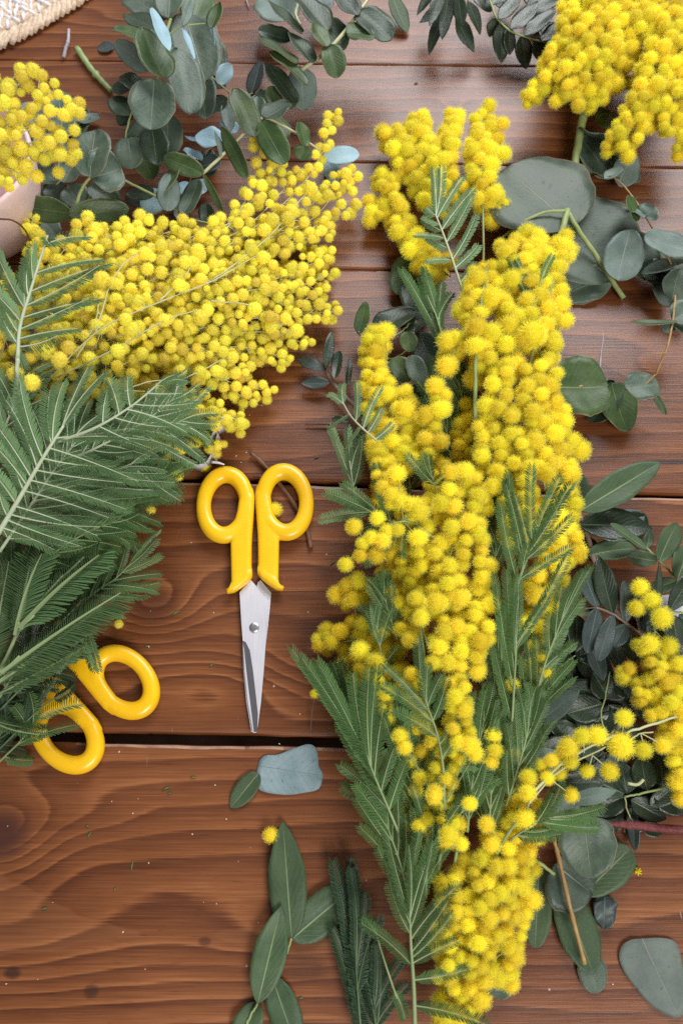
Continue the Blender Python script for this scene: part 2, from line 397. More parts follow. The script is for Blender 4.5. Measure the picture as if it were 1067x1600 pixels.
plank_specs = [
    (J[0], J[1][0], dict(knots=[(250, 30, 1.5, 60, 12, 0)], seed=3.1, tint=(1.05, 1.0, 1.0))),
    (J[1][1], J[2][0], dict(knots=[(708, 162, 0.9, 9, 5, 0.5), (300, 180, 1.2, 60, 20, 0)], seed=5.7, tint=(1.08, 1.05, 1.05))),
    (J[2][1], J[3][0], dict(knots=[(590, 330, 1.1, 70, 16, 0)], seed=8.3, tint=(1.08, 1.06, 1.06))),
    (J[3][1], J[4][0], dict(knots=[(1040, 590, 2.2, 42, 20, 0), (430, 700, 1.0, 80, 18, 0)], seed=2.2, k=72, tint=(1.08, 1.04, 1.04), stains_groove_shade=[(1050, 722, 30, 2.4, 0.9)])),  # dark streak painted for the shade of a splintered groove
    (J[4][1], J[5][0], dict(knots=[(238, 945, 3.2, 30, 22, 0.55), (505, 1040, 2.4, 44, 24, 0), (330, 1075, -1.6, 60, 16, 0)], seed=4.4, lo=0.45, hi=1.05, k=62, warp=1.9, tint=(1.06, 1.02, 1.0))),
    (J[5][1], J[6], dict(knots=[(0, 1305, 4.0, 32, 26, 0.95), (-30, 1468, 2.4, 80, 30, 0), (470, 1462, 1.8, 78, 22, 0), (130, 1275, 1.1, 36, 14, 0), (860, 1500, 1.0, 80, 30, 0)], seed=9.9, lo=0.42, hi=0.98, k=74, warp=1.5, tint=(1.10, 1.06, 1.06), patches=[([(-90, 1325), (232, 1463), (-90, 1525)], .24), ([(262, 1462), (640, 1420), (640, 1522)], .22)],
                     stains_groove_shade=[(20, 1520, 6, 4, 0.75), (143, 1549, 5, 4.5, 0.6), (320, 1471, 4.5, 3, 0.55), (478, 1512, 14, 8, 0.35)])),
]
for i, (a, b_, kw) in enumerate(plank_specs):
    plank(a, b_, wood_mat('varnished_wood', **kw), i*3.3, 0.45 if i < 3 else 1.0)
# added board under the joints, keeps light from leaking up through them
bt = MB()
def boxmb(mb, x0, x1, y0, y1, z0, z1, mi=0):
    b = len(mb.v)
    for z in (z0, z1):
        for (x, y) in ((x0, y0), (x1, y0), (x1, y1), (x0, y1)): mb.v.append(Vector((x, y, z)))
    for f in ((3, 2, 1, 0), (4, 5, 6, 7), (0, 1, 5, 4), (1, 2, 6, 5), (2, 3, 7, 6), (3, 0, 4, 7)):
        mb.f.append(tuple(b+q for q in f)); mb.m.append(mi)
boxmb(bt, XL, XR, -0.42, 0.78, -0.030, -0.0145)
boxmb(bt, XL, XR, J[5][1](0)-0.02, J[5][0](0)+0.02, -0.0144, -0.0141)
link('gap_light_stop', bt.mesh('gap_light_stop', simple_mat('gap_stop_dark', (0.06, 0.03, 0.018), (0.14, 0.08, 0.05), 40, 0.8), smooth=False), table)

# ------------------------------------------------------------------ plant pieces
def fib_dirs(n, r):
    out = []; ph = r.random()*6.28
    for i in range(n):
        z = 1-2*(i+0.5)/n; a = i*2.399963+ph; q = math.sqrt(max(0, 1-z*z))
        out.append(Vector((q*math.cos(a), q*math.sin(a), z)))
    return out
import bmesh
def ball_mesh(name, seed, mat, core=0.74, nf=1150, f0=0.62, f1=1.0, jit=0.085, wid=0.0125, bumpy=0.07, sub=3, nflo=60):
    r = random.Random(seed); mb = MB()
    bm = bmesh.new(); bmesh.ops.create_icosphere(bm, subdivisions=sub, radius=1.0)
    flo = [(q+Vector((r.gauss(0, .09), r.gauss(0, .09), r.gauss(0, .09)))).normalized() for q in fib_dirs(nflo, r)]
    for v in bm.verts:
        d = v.co.normalized()
        nd = min((1-d.dot(q) for q in flo))
        k = core*(1+bumpy*(1-2.0*min(1.0, nd/0.045)))
        mb.v.append(d*k)
    bm.verts.index_update()
    for f in bm.faces: mb.f.append(tuple(v.index for v in f.verts)); mb.m.append(0)
    bm.free()
    for d in fib_dirs(nf, r):
        d = (d+Vector((r.gauss(0, .10), r.gauss(0, .10), r.gauss(0, .10)))).normalized()
        e = (d+Vector((r.gauss(0, .13), r.gauss(0, .13), r.gauss(0, .13)))).normalized()
        L = f1+r.gauss(0, jit)
        s = d.cross(Vector((r.random()-.5, r.random()-.5, r.random()-.5)))
        if s.length < 1e-3: continue
        s.normalize()
        a, t = d*f0, e*L
        w = wid*(0.7+0.6*r.random())
        mb.poly([a+s*w*0.8, a-s*w*0.8, t-s*w*0.45, t+s*w*0.45])
        # the tiny anther at the end of the filament
        q = s.cross(e).normalized()
        mb.poly([t+s*w*1.2, t+q*w*1.2, t+e*w*1.6]); mb.poly([t-s*w*1.2, t-q*w*1.2, t+e*w*1.6])
    return mb.mesh(name, mat)
BALL_F = [ball_mesh('fluffy_ball', 10+i, M['ball']) for i in range(5)]
BALL_T = [ball_mesh('tight_ball', 40+i, M['balls'], core=0.84, nf=700, f0=0.76, f1=1.0, jit=0.09, wid=0.016, bumpy=0.11, sub=4, nflo=56) for i in range(5)]

def pinna_mesh(name, mats, n, curve, droop, seed, fwd=0.07, lw=0.47):
    """one feather of a mimosa frond, x from 0 to 1, half width 1 in y (scaled when placed)"""
    r = random.Random(seed); mb = MB()
    def axis(t): return Vector((t, curve*t*t*8.0, -droop*t*t*6.0))
    ax = [axis(i/7) for i in range(8)]
    # rachilla (x is scaled by the length, y and z by the half width)
    b0 = len(mb.v)
    for i, p in enumerate(ax):
        w = 0.13*(1-0.75*i/7)
        for k in range(4):
            a = k*math.pi/2+0.78
            mb.v.append(p+Vector((0, math.cos(a)*w, math.sin(a)*w+0.05)))
    for i in range(7):
        for k in range(4):
            k2 = (k+1) % 4
            mb.f.append((b0+i*4+k, b0+i*4+k2, b0+(i+1)*4+k2, b0+(i+1)*4+k)); mb.m.append(1)
    for i in range(n):
        t = (i+0.6)/n
        prof = min(1.0, 0.35+t*5.0)*min(1.0, 0.45+(1-t)*5.5)
        for sd in (-1, 1):
            L = prof*(0.92+0.2*r.random()); p = axis(t)+Vector((0, sd*0.06, 0.02))
            f = fwd*(0.85+0.3*r.random()); w = lw/n
            dz = -0.20*L+r.gauss(0, 0.05); tl = 0.16
            def q(a, b, c): return p+Vector((f*a+w*b, sd*L*a, dz*a*a+tl*c))
            lo = [q(0, -.35, 0), q(.28, -.9, -.3), q(.80, -.8, -.3), q(1.0, -.1, 0)]
            hi = [q(.93, .6, .3), q(.45, .95, .5), q(0, .35, 0)]
            pts = lo+hi
            mb.poly(pts if sd < 0 else pts[::-1], 0)
    return mb.mesh(name, mats, smooth=False)
PIN = {}
CV = (0.10, -0.10, 0.20, -0.20, 0.03); DV = (0.05, 0.10, 0.02, 0.12, 0.0)
for key, lm, rm, fw, lw_ in (('n', 'frond', 'rach', .07, .43), ('b', 'frondb', 'rach', .07, .43), ('d', 'frondd', 'rachd', .05, .62), ('p', 'frondp', 'rachp', .07, .42), ('L', 'frondl', 'rach', .15, .40), ('M', 'frondp', 'rachp', .11, .40)):
    PIN[key] = {nn: [pinna_mesh('pinna', [M[lm], M[rm]], nn, CV[i]*(0.25 if key == 'L' else 1), DV[i], 70+i+nn, fw*(34/nn)**0.5, lw_) for i in range(4)] for nn in (20, 30, 42, 58)}
RACH = {'L': 'rach', 'M': 'rachp', 'n': 'rach', 'b': 'rach', 'd': 'rachd', 'p': 'rachp'}

BALLS = []      # (x, y, z, r) of every ball so far, so that they pack without sinking into each other
def frame_matrix(o, x, n, sx, sy, sz):
    x = x.normalized(); y = n.cross(x)
    if y.length < 1e-4: y = Vector((0, 1, 0)).cross(x)
    y.normalize(); z = x.cross(y)
    return Matrix(((x.x*sx, y.x*sy, z.x*sz, o.x), (x.y*sx, y.y*sy, z.y*sz, o.y), (x.z*sx, y.z*sy, z.z*sz, o.z), (0, 0, 0, 1)))

class Sprig:
    """a cut stem with everything that grows on it; parts hang on one Empty"""
    def __init__(s, name, label, cat, base, group=None, stem_mat='stem'):
        s.base = W(*base) if len(base) == 3 and abs(base[0]) > 2 else Vector(base)
        s.root = thing(name, s.base, label, cat, group); s.mb = MB(); s.sm = stem_mat; s.inv = Matrix.Translation(-s.base)
        s.nb = 0; s.sep = False
    def stem(s, path, r0, r1=None, n=16, sides=7):
        """path in (px, py, mm), radii in photograph pixels"""
        pts = smooth_path(WP(path), n); r1 = r0 if r1 is None else r1
        for i, p in enumerate(pts):
            if 0 < i < n-1: p += Vector((rng.gauss(0, 1), rng.gauss(0, 1), rng.gauss(0, .5)))*0.00018
        rad = [(r0+(r1-r0)*i/(n-1))*mpp(p) for i, p in enumerate(pts)]
        if s.sep:
            q = MB(); q.tube(pts, rad, sides); link('stem', q.mesh('stem', M[s.sm], origin=s.base), s.root)
        else: s.mb.tube(pts, rad, sides)
        return pts
    def ball(s, p, r, tight=False):
        me = rng.choice(BALL_T if tight else BALL_F)
        sc = [r*(0.93+0.16*rng.random()) for _ in range(3)]
        q = Matrix.Rotation(rng.random()*6.28, 4, 'Z') @ Matrix.Rotation(rng.random()*3.14, 4, 'X')
        link('flower_ball', me, s.root, s.inv @ Matrix.Translation(p) @ Matrix.Diagonal((*sc, 1)) @ q)
        BALLS.append((p.x, p.y, p.z, r)); s.nb += 1
    def raceme(s, path, r, spread, dens=1.0, tight=False, r_end=None, sp_end=None, pack=0.80, ax=1.2, zmin=0.9, bias=1.0):
        pts = smooth_path(WP(path), 40)
        L = sum((pts[i+1]-pts[i]).length for i in range(39))
        m = mpp(pts[20]); r_end = r if r_end is None else r_end; sp_end = spread*0.55 if sp_end is None else sp_end
        n = max(3, int(L/(r*m)*1.25*dens*(0.6+spread/(r*1.6))))
        rad = [ax*m*(1-0.5*i/39) for i in range(40)]
        s.mb.tube(pts[::2], rad[::2], 5)
        ang = rng.random()*6.28
        for i in range(n):
            for tr in range(7):
                t = ((i+rng.random())/n)**bias; k = min(38, int(t*39)); p = pts[k].lerp(pts[k+1], t*39-k)
                T = (pts[k+1]-pts[k]).normalized(); S = T.cross(Vector((0, 0, 1)))
                if S.length < 1e-3: S = Vector((1, 0, 0))
                S.normalize(); Nn = S.cross(T)
                ang += 2.399+rng.gauss(0, .35)
                sp = (spread+(sp_end-spread)*t)*m
                rr = (r+(r_end-r)*t)*m*(0.76+0.38*rng.random())
                if tight and rng.random() < 0.12: rr *= 0.72
                d = sp*math.sqrt(0.12+0.88*rng.random())
                q = p+(S*math.cos(ang)+Nn*math.sin(ang)*0.85)*d+T*rr*0.5
                q.z = max(q.z, rr*zmin+0.0004)
                ok = True
                for (bx, by, bz, br) in BALLS:
                    dx = bx-q.x; dy = by-q.y
                    if abs(dx) < 0.03 and abs(dy) < 0.03 and dx*dx+dy*dy+(bz-q.z)**2 < (pack*(br+rr))**2: ok = False; break
                if ok: break
            if not ok: continue
            s.ball(q, rr, tight)
            c = p.lerp(q, 0.5)+T*-0.2*d+Vector((0, 0, 0.0006))
            s.mb.tube([p-T*d*0.45, c, q], [0.75*m, 0.62*m, 0.55*m], 4, caps=False)
    def balls(s, lst, r, joins=None, tight=False):
        """balls put down one by one: (px, py, mm[, radius px]); joins = stem points their stalks run to"""
        for b in lst:
            p = W(b[0], b[1], b[2]); rr = (b[3] if len(b) > 3 else r)*mpp(p)*(0.94+0.12*rng.random())
            s.ball(p, rr, tight)
            if joins:
                J3 = min((W(*j) for j in joins), key=lambda j: (j-p).length)
                m = mpp(p)
                s.mb.tube([J3, J3.lerp(p, 0.5)+Vector((0, 0, 0.0008)), p], [1.0*m, 0.8*m, 0.7*m], 5, caps=False)
    def frond(s, path, tips=None, L=100, n=9, a0=58, a1=30, kind='n', hw=7.0, r0=2.0, r1=0.9, roll=0, sides=(1, 1), prof=(0.6, 1.0, 0.55), ubase=0.1, lift=0.0, name='frond'):
        pts = smooth_path(WP(path), 24); m = mpp(pts[12])
        mb = MB(); nseg = 5 if tips and len(tips) == 1 else 24
        mb.tube(pts[:nseg], [(r0+(r1-r0)*i/23)*m for i in range(nseg)], 6)
        fr = link(name, mb.mesh(name, M[RACH[kind]], origin=s.base), s.root)
        def at(u):
            k = min(22, int(u*23)); return pts[k].lerp(pts[k+1], u*23-k), (pts[k+1]-pts[k]).normalized()
        def put(p, q, up):
            d = q-p; ln = d.length
            if ln < 0.002: return
            nn = min(PIN[kind], key=lambda q: abs(q-ln/m/(2.7 if kind != 'L' else 3.4))); me = rng.choice(PIN[kind][nn]); h = hw*m*1.12*(0.9+0.2*rng.random())
            nrm = (up+Vector((rng.gauss(0, .16), rng.gauss(0, .16), 0))).normalized()
            o = link('pinna', me, fr, s.inv @ frame_matrix(p, d, nrm, ln, h, h))
            return o
        T0 = (pts[-1]-pts[0]).normalized()
        up = Matrix.Rotation(R(roll), 3, T0) @ Vector((0, 0, 1))
        if tips:
            for i, t in enumerate(tips):
                u = t[3] if len(t) > 3 else ubase+(1-ubase)*i/max(1, len(tips)-1)
                p, _ = at(min(u, 0.999)); put(p, W(*t[:3]), up)
        else:
            for i in range(n):
                u = ubase+(1-ubase)*i/(n-1); p, T = at(min(u, 0.999))
                S = up.cross(T).normalized()
                a = R(a0+(a1-a0)*u)
                l = prof[0]+(prof[1]-prof[0])*min(1, u/0.4) if u < 0.4 else prof[1]+(prof[2]-prof[1])*(u-0.4)/0.6
                for sd in (1, -1):
                    if not sides[0 if sd > 0 else 1]: continue
                    aa = a*(1+rng.gauss(0, .07)); ll = L*m*l*(0.93+0.14*rng.random())
                    q = p+(T*math.cos(aa)+S*sd*math.sin(aa)+Vector((0, 0, lift+rng.gauss(0, .05))))*ll
                    put(p, q, up)
        return fr
    def leaf(s, b, t, w, roll=0, ab=(.5, .5), mat='euc', bend=None, cup=None, wave=0.5, name='leaf', pet=None, twist=None):
        bend = rng.uniform(-.05, .05) if bend is None else bend; cup = rng.uniform(.06, .30) if cup is None else cup; twist = rng.uniform(-12, 12) if twist is None else twist
        if pet: s.stem([pet, b], 1.4, 1.0, 6, 5)
        o = make_leaf(name, b, t, w, roll, ab, mat, bend, cup, wave, twist)
        o.parent = s.root; o.matrix_basis = s.inv @ o.matrix_basis
        return o
    def done(s):
        if s.mb.v: link('stem', s.mb.mesh('stem', M[s.sm], origin=s.base), s.root)

def make_leaf(name, b, t, w, roll=0, ab=(.5, .5), mat='euc', bend=0.0, cup=0.1, wave=0.0, twist=0.0, label=None, cat=None, thick=0.00035, notch=0.0):
    """b, t = base and tip as (px, py, mm); w = width in photograph pixels; roll in degrees about the midrib"""
    P, Q = W(*b), W(*t); d = Q-P; L = d.length; wd = w*mpp((P+Q)/2)
    nu, nv = 16, 9; a, c = ab; um = a/(a+c); mx = (um**a)*((1-um)**c)
    ph = rng.random()*6.28; top = []
    for i in range(nu+1):
        u = 0.5-0.5*math.cos(math.pi*i/nu)
        hwid = 0.5*wd*((max(u, 1e-6)**a)*(max(1-u, 1e-6)**c)/mx)
        hwid = max(hwid, 0.0003)*(1+0.025*math.sin(u*17+ph)+0.015*math.sin(u*41+ph*2))
        tw = R(twist)*u
        for k in range(nv):
            v = -1+2*k/(nv-1)
            y = v*hwid
            z = cup*abs(v)**1.6*hwid + bend*L*4*u*(1-u) + wave*wd*0.08*math.sin(u*9+ph+v*1.7)*abs(v)
            z -= 0.05*hwid*math.exp(-(v/0.12)**2)
            x = u*L - notch*wd*0.25*math.exp(-(v/0.3)**2)*(u > 0.8)*(u-0.8)*5
            top.append(Vector((x, y*math.cos(tw)-z*math.sin(tw), z*math.cos(tw)+y*math.sin(tw))))
    me = bpy.data.meshes.new(name)
    nt_ = len(top); V = top+[p-Vector((0, 0, thick)) for p in top]; F = []; UV = []
    def uvof(i): 
        i %= nt_; return ((0.5-0.5*math.cos(math.pi*(i//nv)/nu)), (i % nv)/(nv-1))
    for i in range(nu):
        for k in range(nv-1):
            q = (i*nv+k, (i+1)*nv+k, (i+1)*nv+k+1, i*nv+k+1); F.append(q); F.append(tuple(x+nt_ for x in q[::-1]))
        for k in (0, nv-1):
            q = (i*nv+k, i*nv+k+nt_, (i+1)*nv+k+nt_, (i+1)*nv+k); F.append(q if k == 0 else q[::-1])
    for i in (0, nu):
        for k in range(nv-1):
            q = (i*nv+k, i*nv+k+1, i*nv+k+1+nt_, i*nv+k+nt_); F.append(q if i == 0 else q[::-1])
    me.from_pydata(V, [], F); me.materials.append(M[mat])
    uvl = me.uv_layers.new(name='UVMap')
    li = [0]*len(me.loops); me.loops.foreach_get('vertex_index', li)
    flat = []
    for i in li: flat += uvof(i)
    uvl.data.foreach_set('uv', flat)
    me.polygons.foreach_set('use_smooth', [True]*len(F)); me.update()
    x = d.normalized(); up = Matrix.Rotation(R(roll), 3, x) @ Vector((0, 0, 1))
    o = link(name, me, None, frame_matrix(P, d, up, 1, 1, 1))
    if label: tag(o, label, cat or 'leaf')
    return o

def outline_leaf(name, outline, base, tip, z, mat, cup, label, cat='leaf', wob=0.0003, thick=0.0002):
    """a loose leaf with its own outline (photograph pixels), gently dished"""
    pts = smooth_path([W(x, y, z) for x, y in outline+outline[:1]], 64)[:-1]; n = len(pts)
    c = sum(pts, Vector())/n; B, T = W(*base, z), W(*tip, z); ax = (T-B); L = ax.length; ax.normalize(); sd = Vector((-ax.y, ax.x, 0))
    hw = max(abs((p-B).dot(sd)) for p in pts)
    V = []; K = 7; ph = rng.random()*6
    for k in range(K+1):
        f = k/K
        for p in pts:
            q = c.lerp(p, max(f, 0.001)); d = (q-c)
            q = q+Vector((0, 0, cup*d.length*f*f+wob*math.sin(d.x*160+ph)*math.cos(d.y*140+ph*2)*f - 0.0005*math.exp(-(((q-B).dot(sd))/0.0012)**2)))
            V.append(q)
    nt_ = len(V); V += [p-Vector((0, 0, thick)) for p in V]; F = []
    for k in range(K):
        for i in range(n):
            j = (i+1) % n; q = (k*n+i, (k+1)*n+i, (k+1)*n+j, k*n+j); F.append(q); F.append(tuple(x+nt_ for x in q[::-1]))
    for i in range(n):
        j = (i+1) % n; F.append((K*n+i, K*n+i+nt_, K*n+j+nt_, K*n+j))
    me = bpy.data.meshes.new(name); me.from_pydata([p-c for p in V], [], F); me.materials.append(M[mat])
    uvl = me.uv_layers.new(name='UVMap'); li = [0]*len(me.loops); me.loops.foreach_get('vertex_index', li); flat = []
    for i in li:
        q = V[i]-B; flat += [min(1, max(0, q.dot(ax)/L)), 0.5+0.49*q.dot(sd)/hw]
    uvl.data.foreach_set('uv', flat)
    me.polygons.foreach_set('use_smooth', [True]*len(F)); me.update()
    return tag(link(name, me, None, Matrix.Translation(c)), label, cat)

# ------------------------------------------------------------------ scissors
def plastic_mat():
    m, nt, b = new_mat('yellow_plastic'); g = N(nt)
    tc = g.n('ShaderNodeTexCoord').outputs['Object']
    n1 = g.noise(tc, 45, 3); n2 = g.noise(tc, 1400, 2); n3 = g.noise(g.scale(tc, (60, 900, 60)), 1.0, 2)
    c = g.mix(g.ramp(n1, [(0.3, 0.0), (0.75, 1.0)]), (0.85, 0.47, 0.006), (0.90, 0.54, 0.012))
    dirt = g.math('MULTIPLY', g.ramp(n3, [(0.66, 0.0), (0.74, 1.0)]), 0.18)
    c = g.mix(dirt, c, (0.35, 0.17, 0.01))
    g.l(c, b.inputs['Base Color'])
    g.l(g.math('MULTIPLY_ADD', n1, 0.18, 0.22), b.inputs['Roughness'])
    b.inputs['Subsurface Weight'].default_value = 0.12; b.inputs['Subsurface Radius'].default_value = (0.004, 0.002, 0.0005)
    b.inputs['Subsurface Scale'].default_value = 1.0
    g.l(g.bump(n2, 0.05, 0.0003), b.inputs['Normal'])
    return m
def steel_mat(name, col, rough, stretch):
    m, nt, b = new_mat(name); g = N(nt)
    tc = g.n('ShaderNodeTexCoord').outputs['Object']
    s = g.noise(g.scale(tc, stretch), 1.0, 3, 0.6); bl = g.noise(tc, 70, 3)
    c = g.mix(s, tuple(x*0.86 for x in col), col); g.l(c, b.inputs['Base Color'])
    b.inputs['Metallic'].default_value = 1.0
    g.l(g.math('ADD', g.math('MULTIPLY_ADD', s, 0.10, rough-0.05), g.math('MULTIPLY', bl, 0.08)), b.inputs['Roughness'])
    g.l(g.bump(s, 0.06, 0.0002), b.inputs['Normal'])
    return m
PLA = plastic_mat()
STEEL = steel_mat('brushed_steel', (0.84, 0.82, 0.88), 0.50, (1500, 60, 60))
GRIND = steel_mat('ground_steel_dark_reflection', (0.20, 0.198, 0.215), 0.45, (1800, 90, 90))  # dark reflection of the ground facet partly painted into its colour
PIV = W(398, 980, 3)
def lp(px, py, z):
    return W(px, py, z)-PIV
def handle_mesh(mir, dy):
    def c(x, y): return (2*398.5-x if mir else x, y+dy)
    mb = MB(); n = 56; sides = 18
    # finger ring, fatter at top and bottom
    pts = []; rad = []
    for i in range(n):
        a = 2*math.pi*i/n; ca_, sa_ = math.cos(a), math.sin(a)
        ex, ey = 33.5*ca_, 47.5*sa_
        tl = R(5.0); x = 352+ex*math.cos(tl)-ey*math.sin(tl); y = 789+ex*math.sin(tl)+ey*math.cos(tl)
        pts.append(lp(*c(x, y), 6.2)); rad.append((11.6+1.9*abs(sa_)**1.5)*mpp(pts[-1]+PIV))
    b0 = len(mb.v); cen = sum(pts, Vector())/n
    for i in range(n):
        t = (pts[(i+1) % n]-pts[i-1]).normalized(); s = t.cross(Vector((0, 0, 1))).normalized(); u = Vector((0, 0, 1))
        for k in range(sides):
            w = 2*math.pi*k/sides
            cx, sx = math.cos(w), math.sin(w)
            mb.v.append(pts[i]+s*rad[i]*math.copysign(abs(cx)**0.9, cx)+u*rad[i]*0.92*math.copysign(abs(sx)**0.9, sx))
    for i in range(n):
        for k in range(sides):
            mb.f.append((b0+i*sides+k, b0+i*sides+(k+1) % sides, b0+((i+1) % n)*sides+(k+1) % sides, b0+((i+1) % n)*sides+k)); mb.m.append(0)
    def loft(secs):
        """secs: (left px, right px, y left, y right, half thickness mm, exponent)"""
        b1 = len(mb.v); K = 20
        for (xl, xr, yl, yr, hz, ex) in secs:
            A, B = lp(*c(xl, yl), 6.2), lp(*c(xr, yr), 6.2); C = (A+B)/2; h = (B-A)/2
            for k in range(K):
                w = 2*math.pi*k/K; q = math.cos(w); z = math.sin(w)
                mb.v.append(C+h*math.copysign(abs(q)**ex, q)+Vector((0, 0, hz*0.001*math.copysign(abs(z)**ex, z))))
        for i in range(len(secs)-1):
            for k in range(K):
                f = (b1+i*K+k, b1+i*K+(k+1) % K, b1+(i+1)*K+(k+1) % K, b1+(i+1)*K+k); mb.f.append(f); mb.m.append(0)
        mb.f.append(tuple(b1+k for k in range(K))); mb.m.append(0)
        mb.f.append(tuple(b1+(len(secs)-1)*K+k for k in range(K))[::-1]); mb.m.append(0)
    loft([(377, 396, 762, 764, 3.0, 0.9), (374, 398.5, 778, 778, 4.6, 0.75), (371, 397.5, 800, 797, 4.8, 0.65), (364, 395.5, 826, 822, 4.6, 0.55),
          (360.5, 394, 852, 845, 4.3, 0.5), (361, 393.6, 880, 868, 4.1, 0.5), (361.5, 393.6, 905, 886, 4.0, 0.5), (361.5, 393.4, 921, 898, 3.9, 0.55)])
    loft([(352, 366, 921, 916, 2.0, 0.9), (355, 361, 928, 912, 3.6, 0.8), (366, 366, 926, 905, 4.3, 0.7), (377, 377, 919, 898, 4.3, 0.7), (388, 388, 910, 889, 4.2, 0.75), (394.5, 394.5, 902, 889, 3.2, 0.9)])
    me = mb.mesh('handle_raw', PLA)
    bm = bmesh.new(); bm.from_mesh(me); bmesh.ops.recalc_face_normals(bm, faces=bm.faces); bm.to_mesh(me); bm.free()
    o = bpy.data.objects.new('tmp', me); COL.objects.link(o)
    r = o.modifiers.new('r', 'REMESH'); r.mode = 'VOXEL'; r.voxel_size = 0.00062; r.use_smooth_shade = True
    sm = o.modifiers.new('s', 'SMOOTH'); sm.factor = 0.5; sm.iterations = 7
    dg = bpy.context.evaluated_depsgraph_get(); dg.update()
    out = bpy.data.meshes.new_from_object(o.evaluated_get(dg)); out.name = 'handle'
    bpy.data.objects.remove(o)
    out.polygons.foreach_set('use_smooth', [True]*len(out.polygons))
    return out
def extrude_px(outline, z0, z1, mats, facet=None, bev=0.0003):
    """a flat steel plate: outline in photograph pixels, thickness z0..z1 in mm"""
    n = len(outline); bot = [lp(x, y, z0) for x, y in outline]; cen = sum(bot, Vector())/n
    mb = MB()
    rim = [lp(x, y, z1-0.25) for x, y in outline]
    topv = [p+Vector((0, 0, 0.00025))+(cen+Vector((0, 0, 0.001*(z1-z0)))-p).normalized()*bev for p in rim]
    b = len(mb.v); mb.v += bot+rim+topv
    mb.f.append(tuple(range(n))[::-1]); mb.m.append(0)
    for i in range(n):
        j = (i+1) % n
        mb.f.append((i, j, n+j, n+i)); mb.m.append(0)
        mb.f.append((n+i, n+j, 2*n+j, 2*n+i)); mb.m.append(0)
    mb.f.append(tuple(2*n+i for i in range(n))); mb.m.append(0)
    return mb.mesh('blade', mats, smooth=False)
HL, HR = handle_mesh(False, 0.0), handle_mesh(True, -4.5)
front = [(374.5, 925), (392, 905.5), (420, 938), (418.3, 968), (416, 1000), (412.5, 1050), (408, 1098), (403, 1136), (401, 1144.5), (395.5, 1145), (386.5, 1092), (382, 1050), (379.8, 1010), (377, 970)]
rear = [(403, 909), (407.5, 906), (424, 926), (422, 950), (418.5, 985), (412, 1040), (404, 1090), (399, 1142), (392.8, 1143.5), (385, 1098), (380.3, 1050), (378.6, 1004), (384, 985), (396, 940)]
B_F = extrude_px(front, 3.2, 5.0, [STEEL]); B_R = extrude_px(rear, 1.2, 3.0, [STEEL])
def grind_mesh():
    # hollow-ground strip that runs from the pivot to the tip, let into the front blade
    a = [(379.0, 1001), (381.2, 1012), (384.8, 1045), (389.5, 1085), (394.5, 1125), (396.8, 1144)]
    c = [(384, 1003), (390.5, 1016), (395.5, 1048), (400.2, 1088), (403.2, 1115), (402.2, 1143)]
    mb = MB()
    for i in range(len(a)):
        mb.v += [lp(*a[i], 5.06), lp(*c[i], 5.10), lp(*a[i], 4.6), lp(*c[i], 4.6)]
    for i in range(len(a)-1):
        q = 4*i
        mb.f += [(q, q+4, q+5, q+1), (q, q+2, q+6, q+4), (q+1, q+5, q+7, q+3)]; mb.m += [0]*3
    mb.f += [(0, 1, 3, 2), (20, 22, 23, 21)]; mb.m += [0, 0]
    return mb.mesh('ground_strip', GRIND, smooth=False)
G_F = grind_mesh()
def screw_mesh():
    mb = MB(); c0 = lp(397.5, 980.5, 5.0); K = 28
    prof = [(3.15, 0.0), (3.15, 0.45), (2.85, 0.72), (1.6, 0.82), (0.0, 0.85)]
    for (r, z) in prof[:-1]:
        for k in range(K):
            w = 2*math.pi*k/K; mb.v.append(c0+Vector((r*math.cos(w)*0.001, r*math.sin(w)*0.001, z*0.001)))
    mb.v.append(c0+Vector((0, 0, 0.00085)))
    for i in range(len(prof)-2):
        for k in range(K): mb.f.append((i*K+k, i*K+(k+1) % K, (i+1)*K+(k+1) % K, (i+1)*K+k)); mb.m.append(0)
    for k in range(K): mb.f.append(((len(prof)-2)*K+k, (len(prof)-2)*K+(k+1) % K, (len(prof)-1)*K)); mb.m.append(0)
    return mb.mesh('pivot_screw', steel_mat('rivet_steel', (0.62, 0.61, 0.64), 0.3, (200, 200, 200)))
SCREW = screw_mesh()
def scissors(label, loc, rot, opening, scale=1.0):
    t = thing('scissors', loc, label, 'scissors', 'yellow handled scissors on the table')
    t.rotation_euler = (0, 0, rot); t.scale = (scale,)*3
    for (h, bl, sgn, gr) in ((HL, B_F, 1, G_F), (HR, B_R, -1, None)):
        rm = Matrix.Rotation(sgn*opening, 4, 'Z')
        link('handle', h, t, rm)
        b = link('blade', bl, t, rm)
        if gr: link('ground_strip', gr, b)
    link('pivot_screw', SCREW, t)
    return t
scissors('closed yellow handled scissors with bare steel blades lying near the middle', PIV, 0, 0)
# second pair: only its finger rings show, blades run up-left below the fronds
mid1 = (W(352, 789, 6)+W(445, 785, 6))/2
r1v = mid1-PIV
r2 = (W(197, 1067, 6)+W(103, 1148, 6))/2
ax2 = W(197, 1067, 6)-W(103, 1148, 6)
ang2 = math.atan2(ax2.y, ax2.x) - math.atan2(0, 1) + math.pi
d2 = Matrix.Rotation(ang2, 3, 'Z') @ r1v
loc2 = r2-d2*0.97; loc2.z = PIV.z
scissors('slightly open yellow handled scissors half hidden under green fronds', loc2, ang2, R(2.2), 0.97)

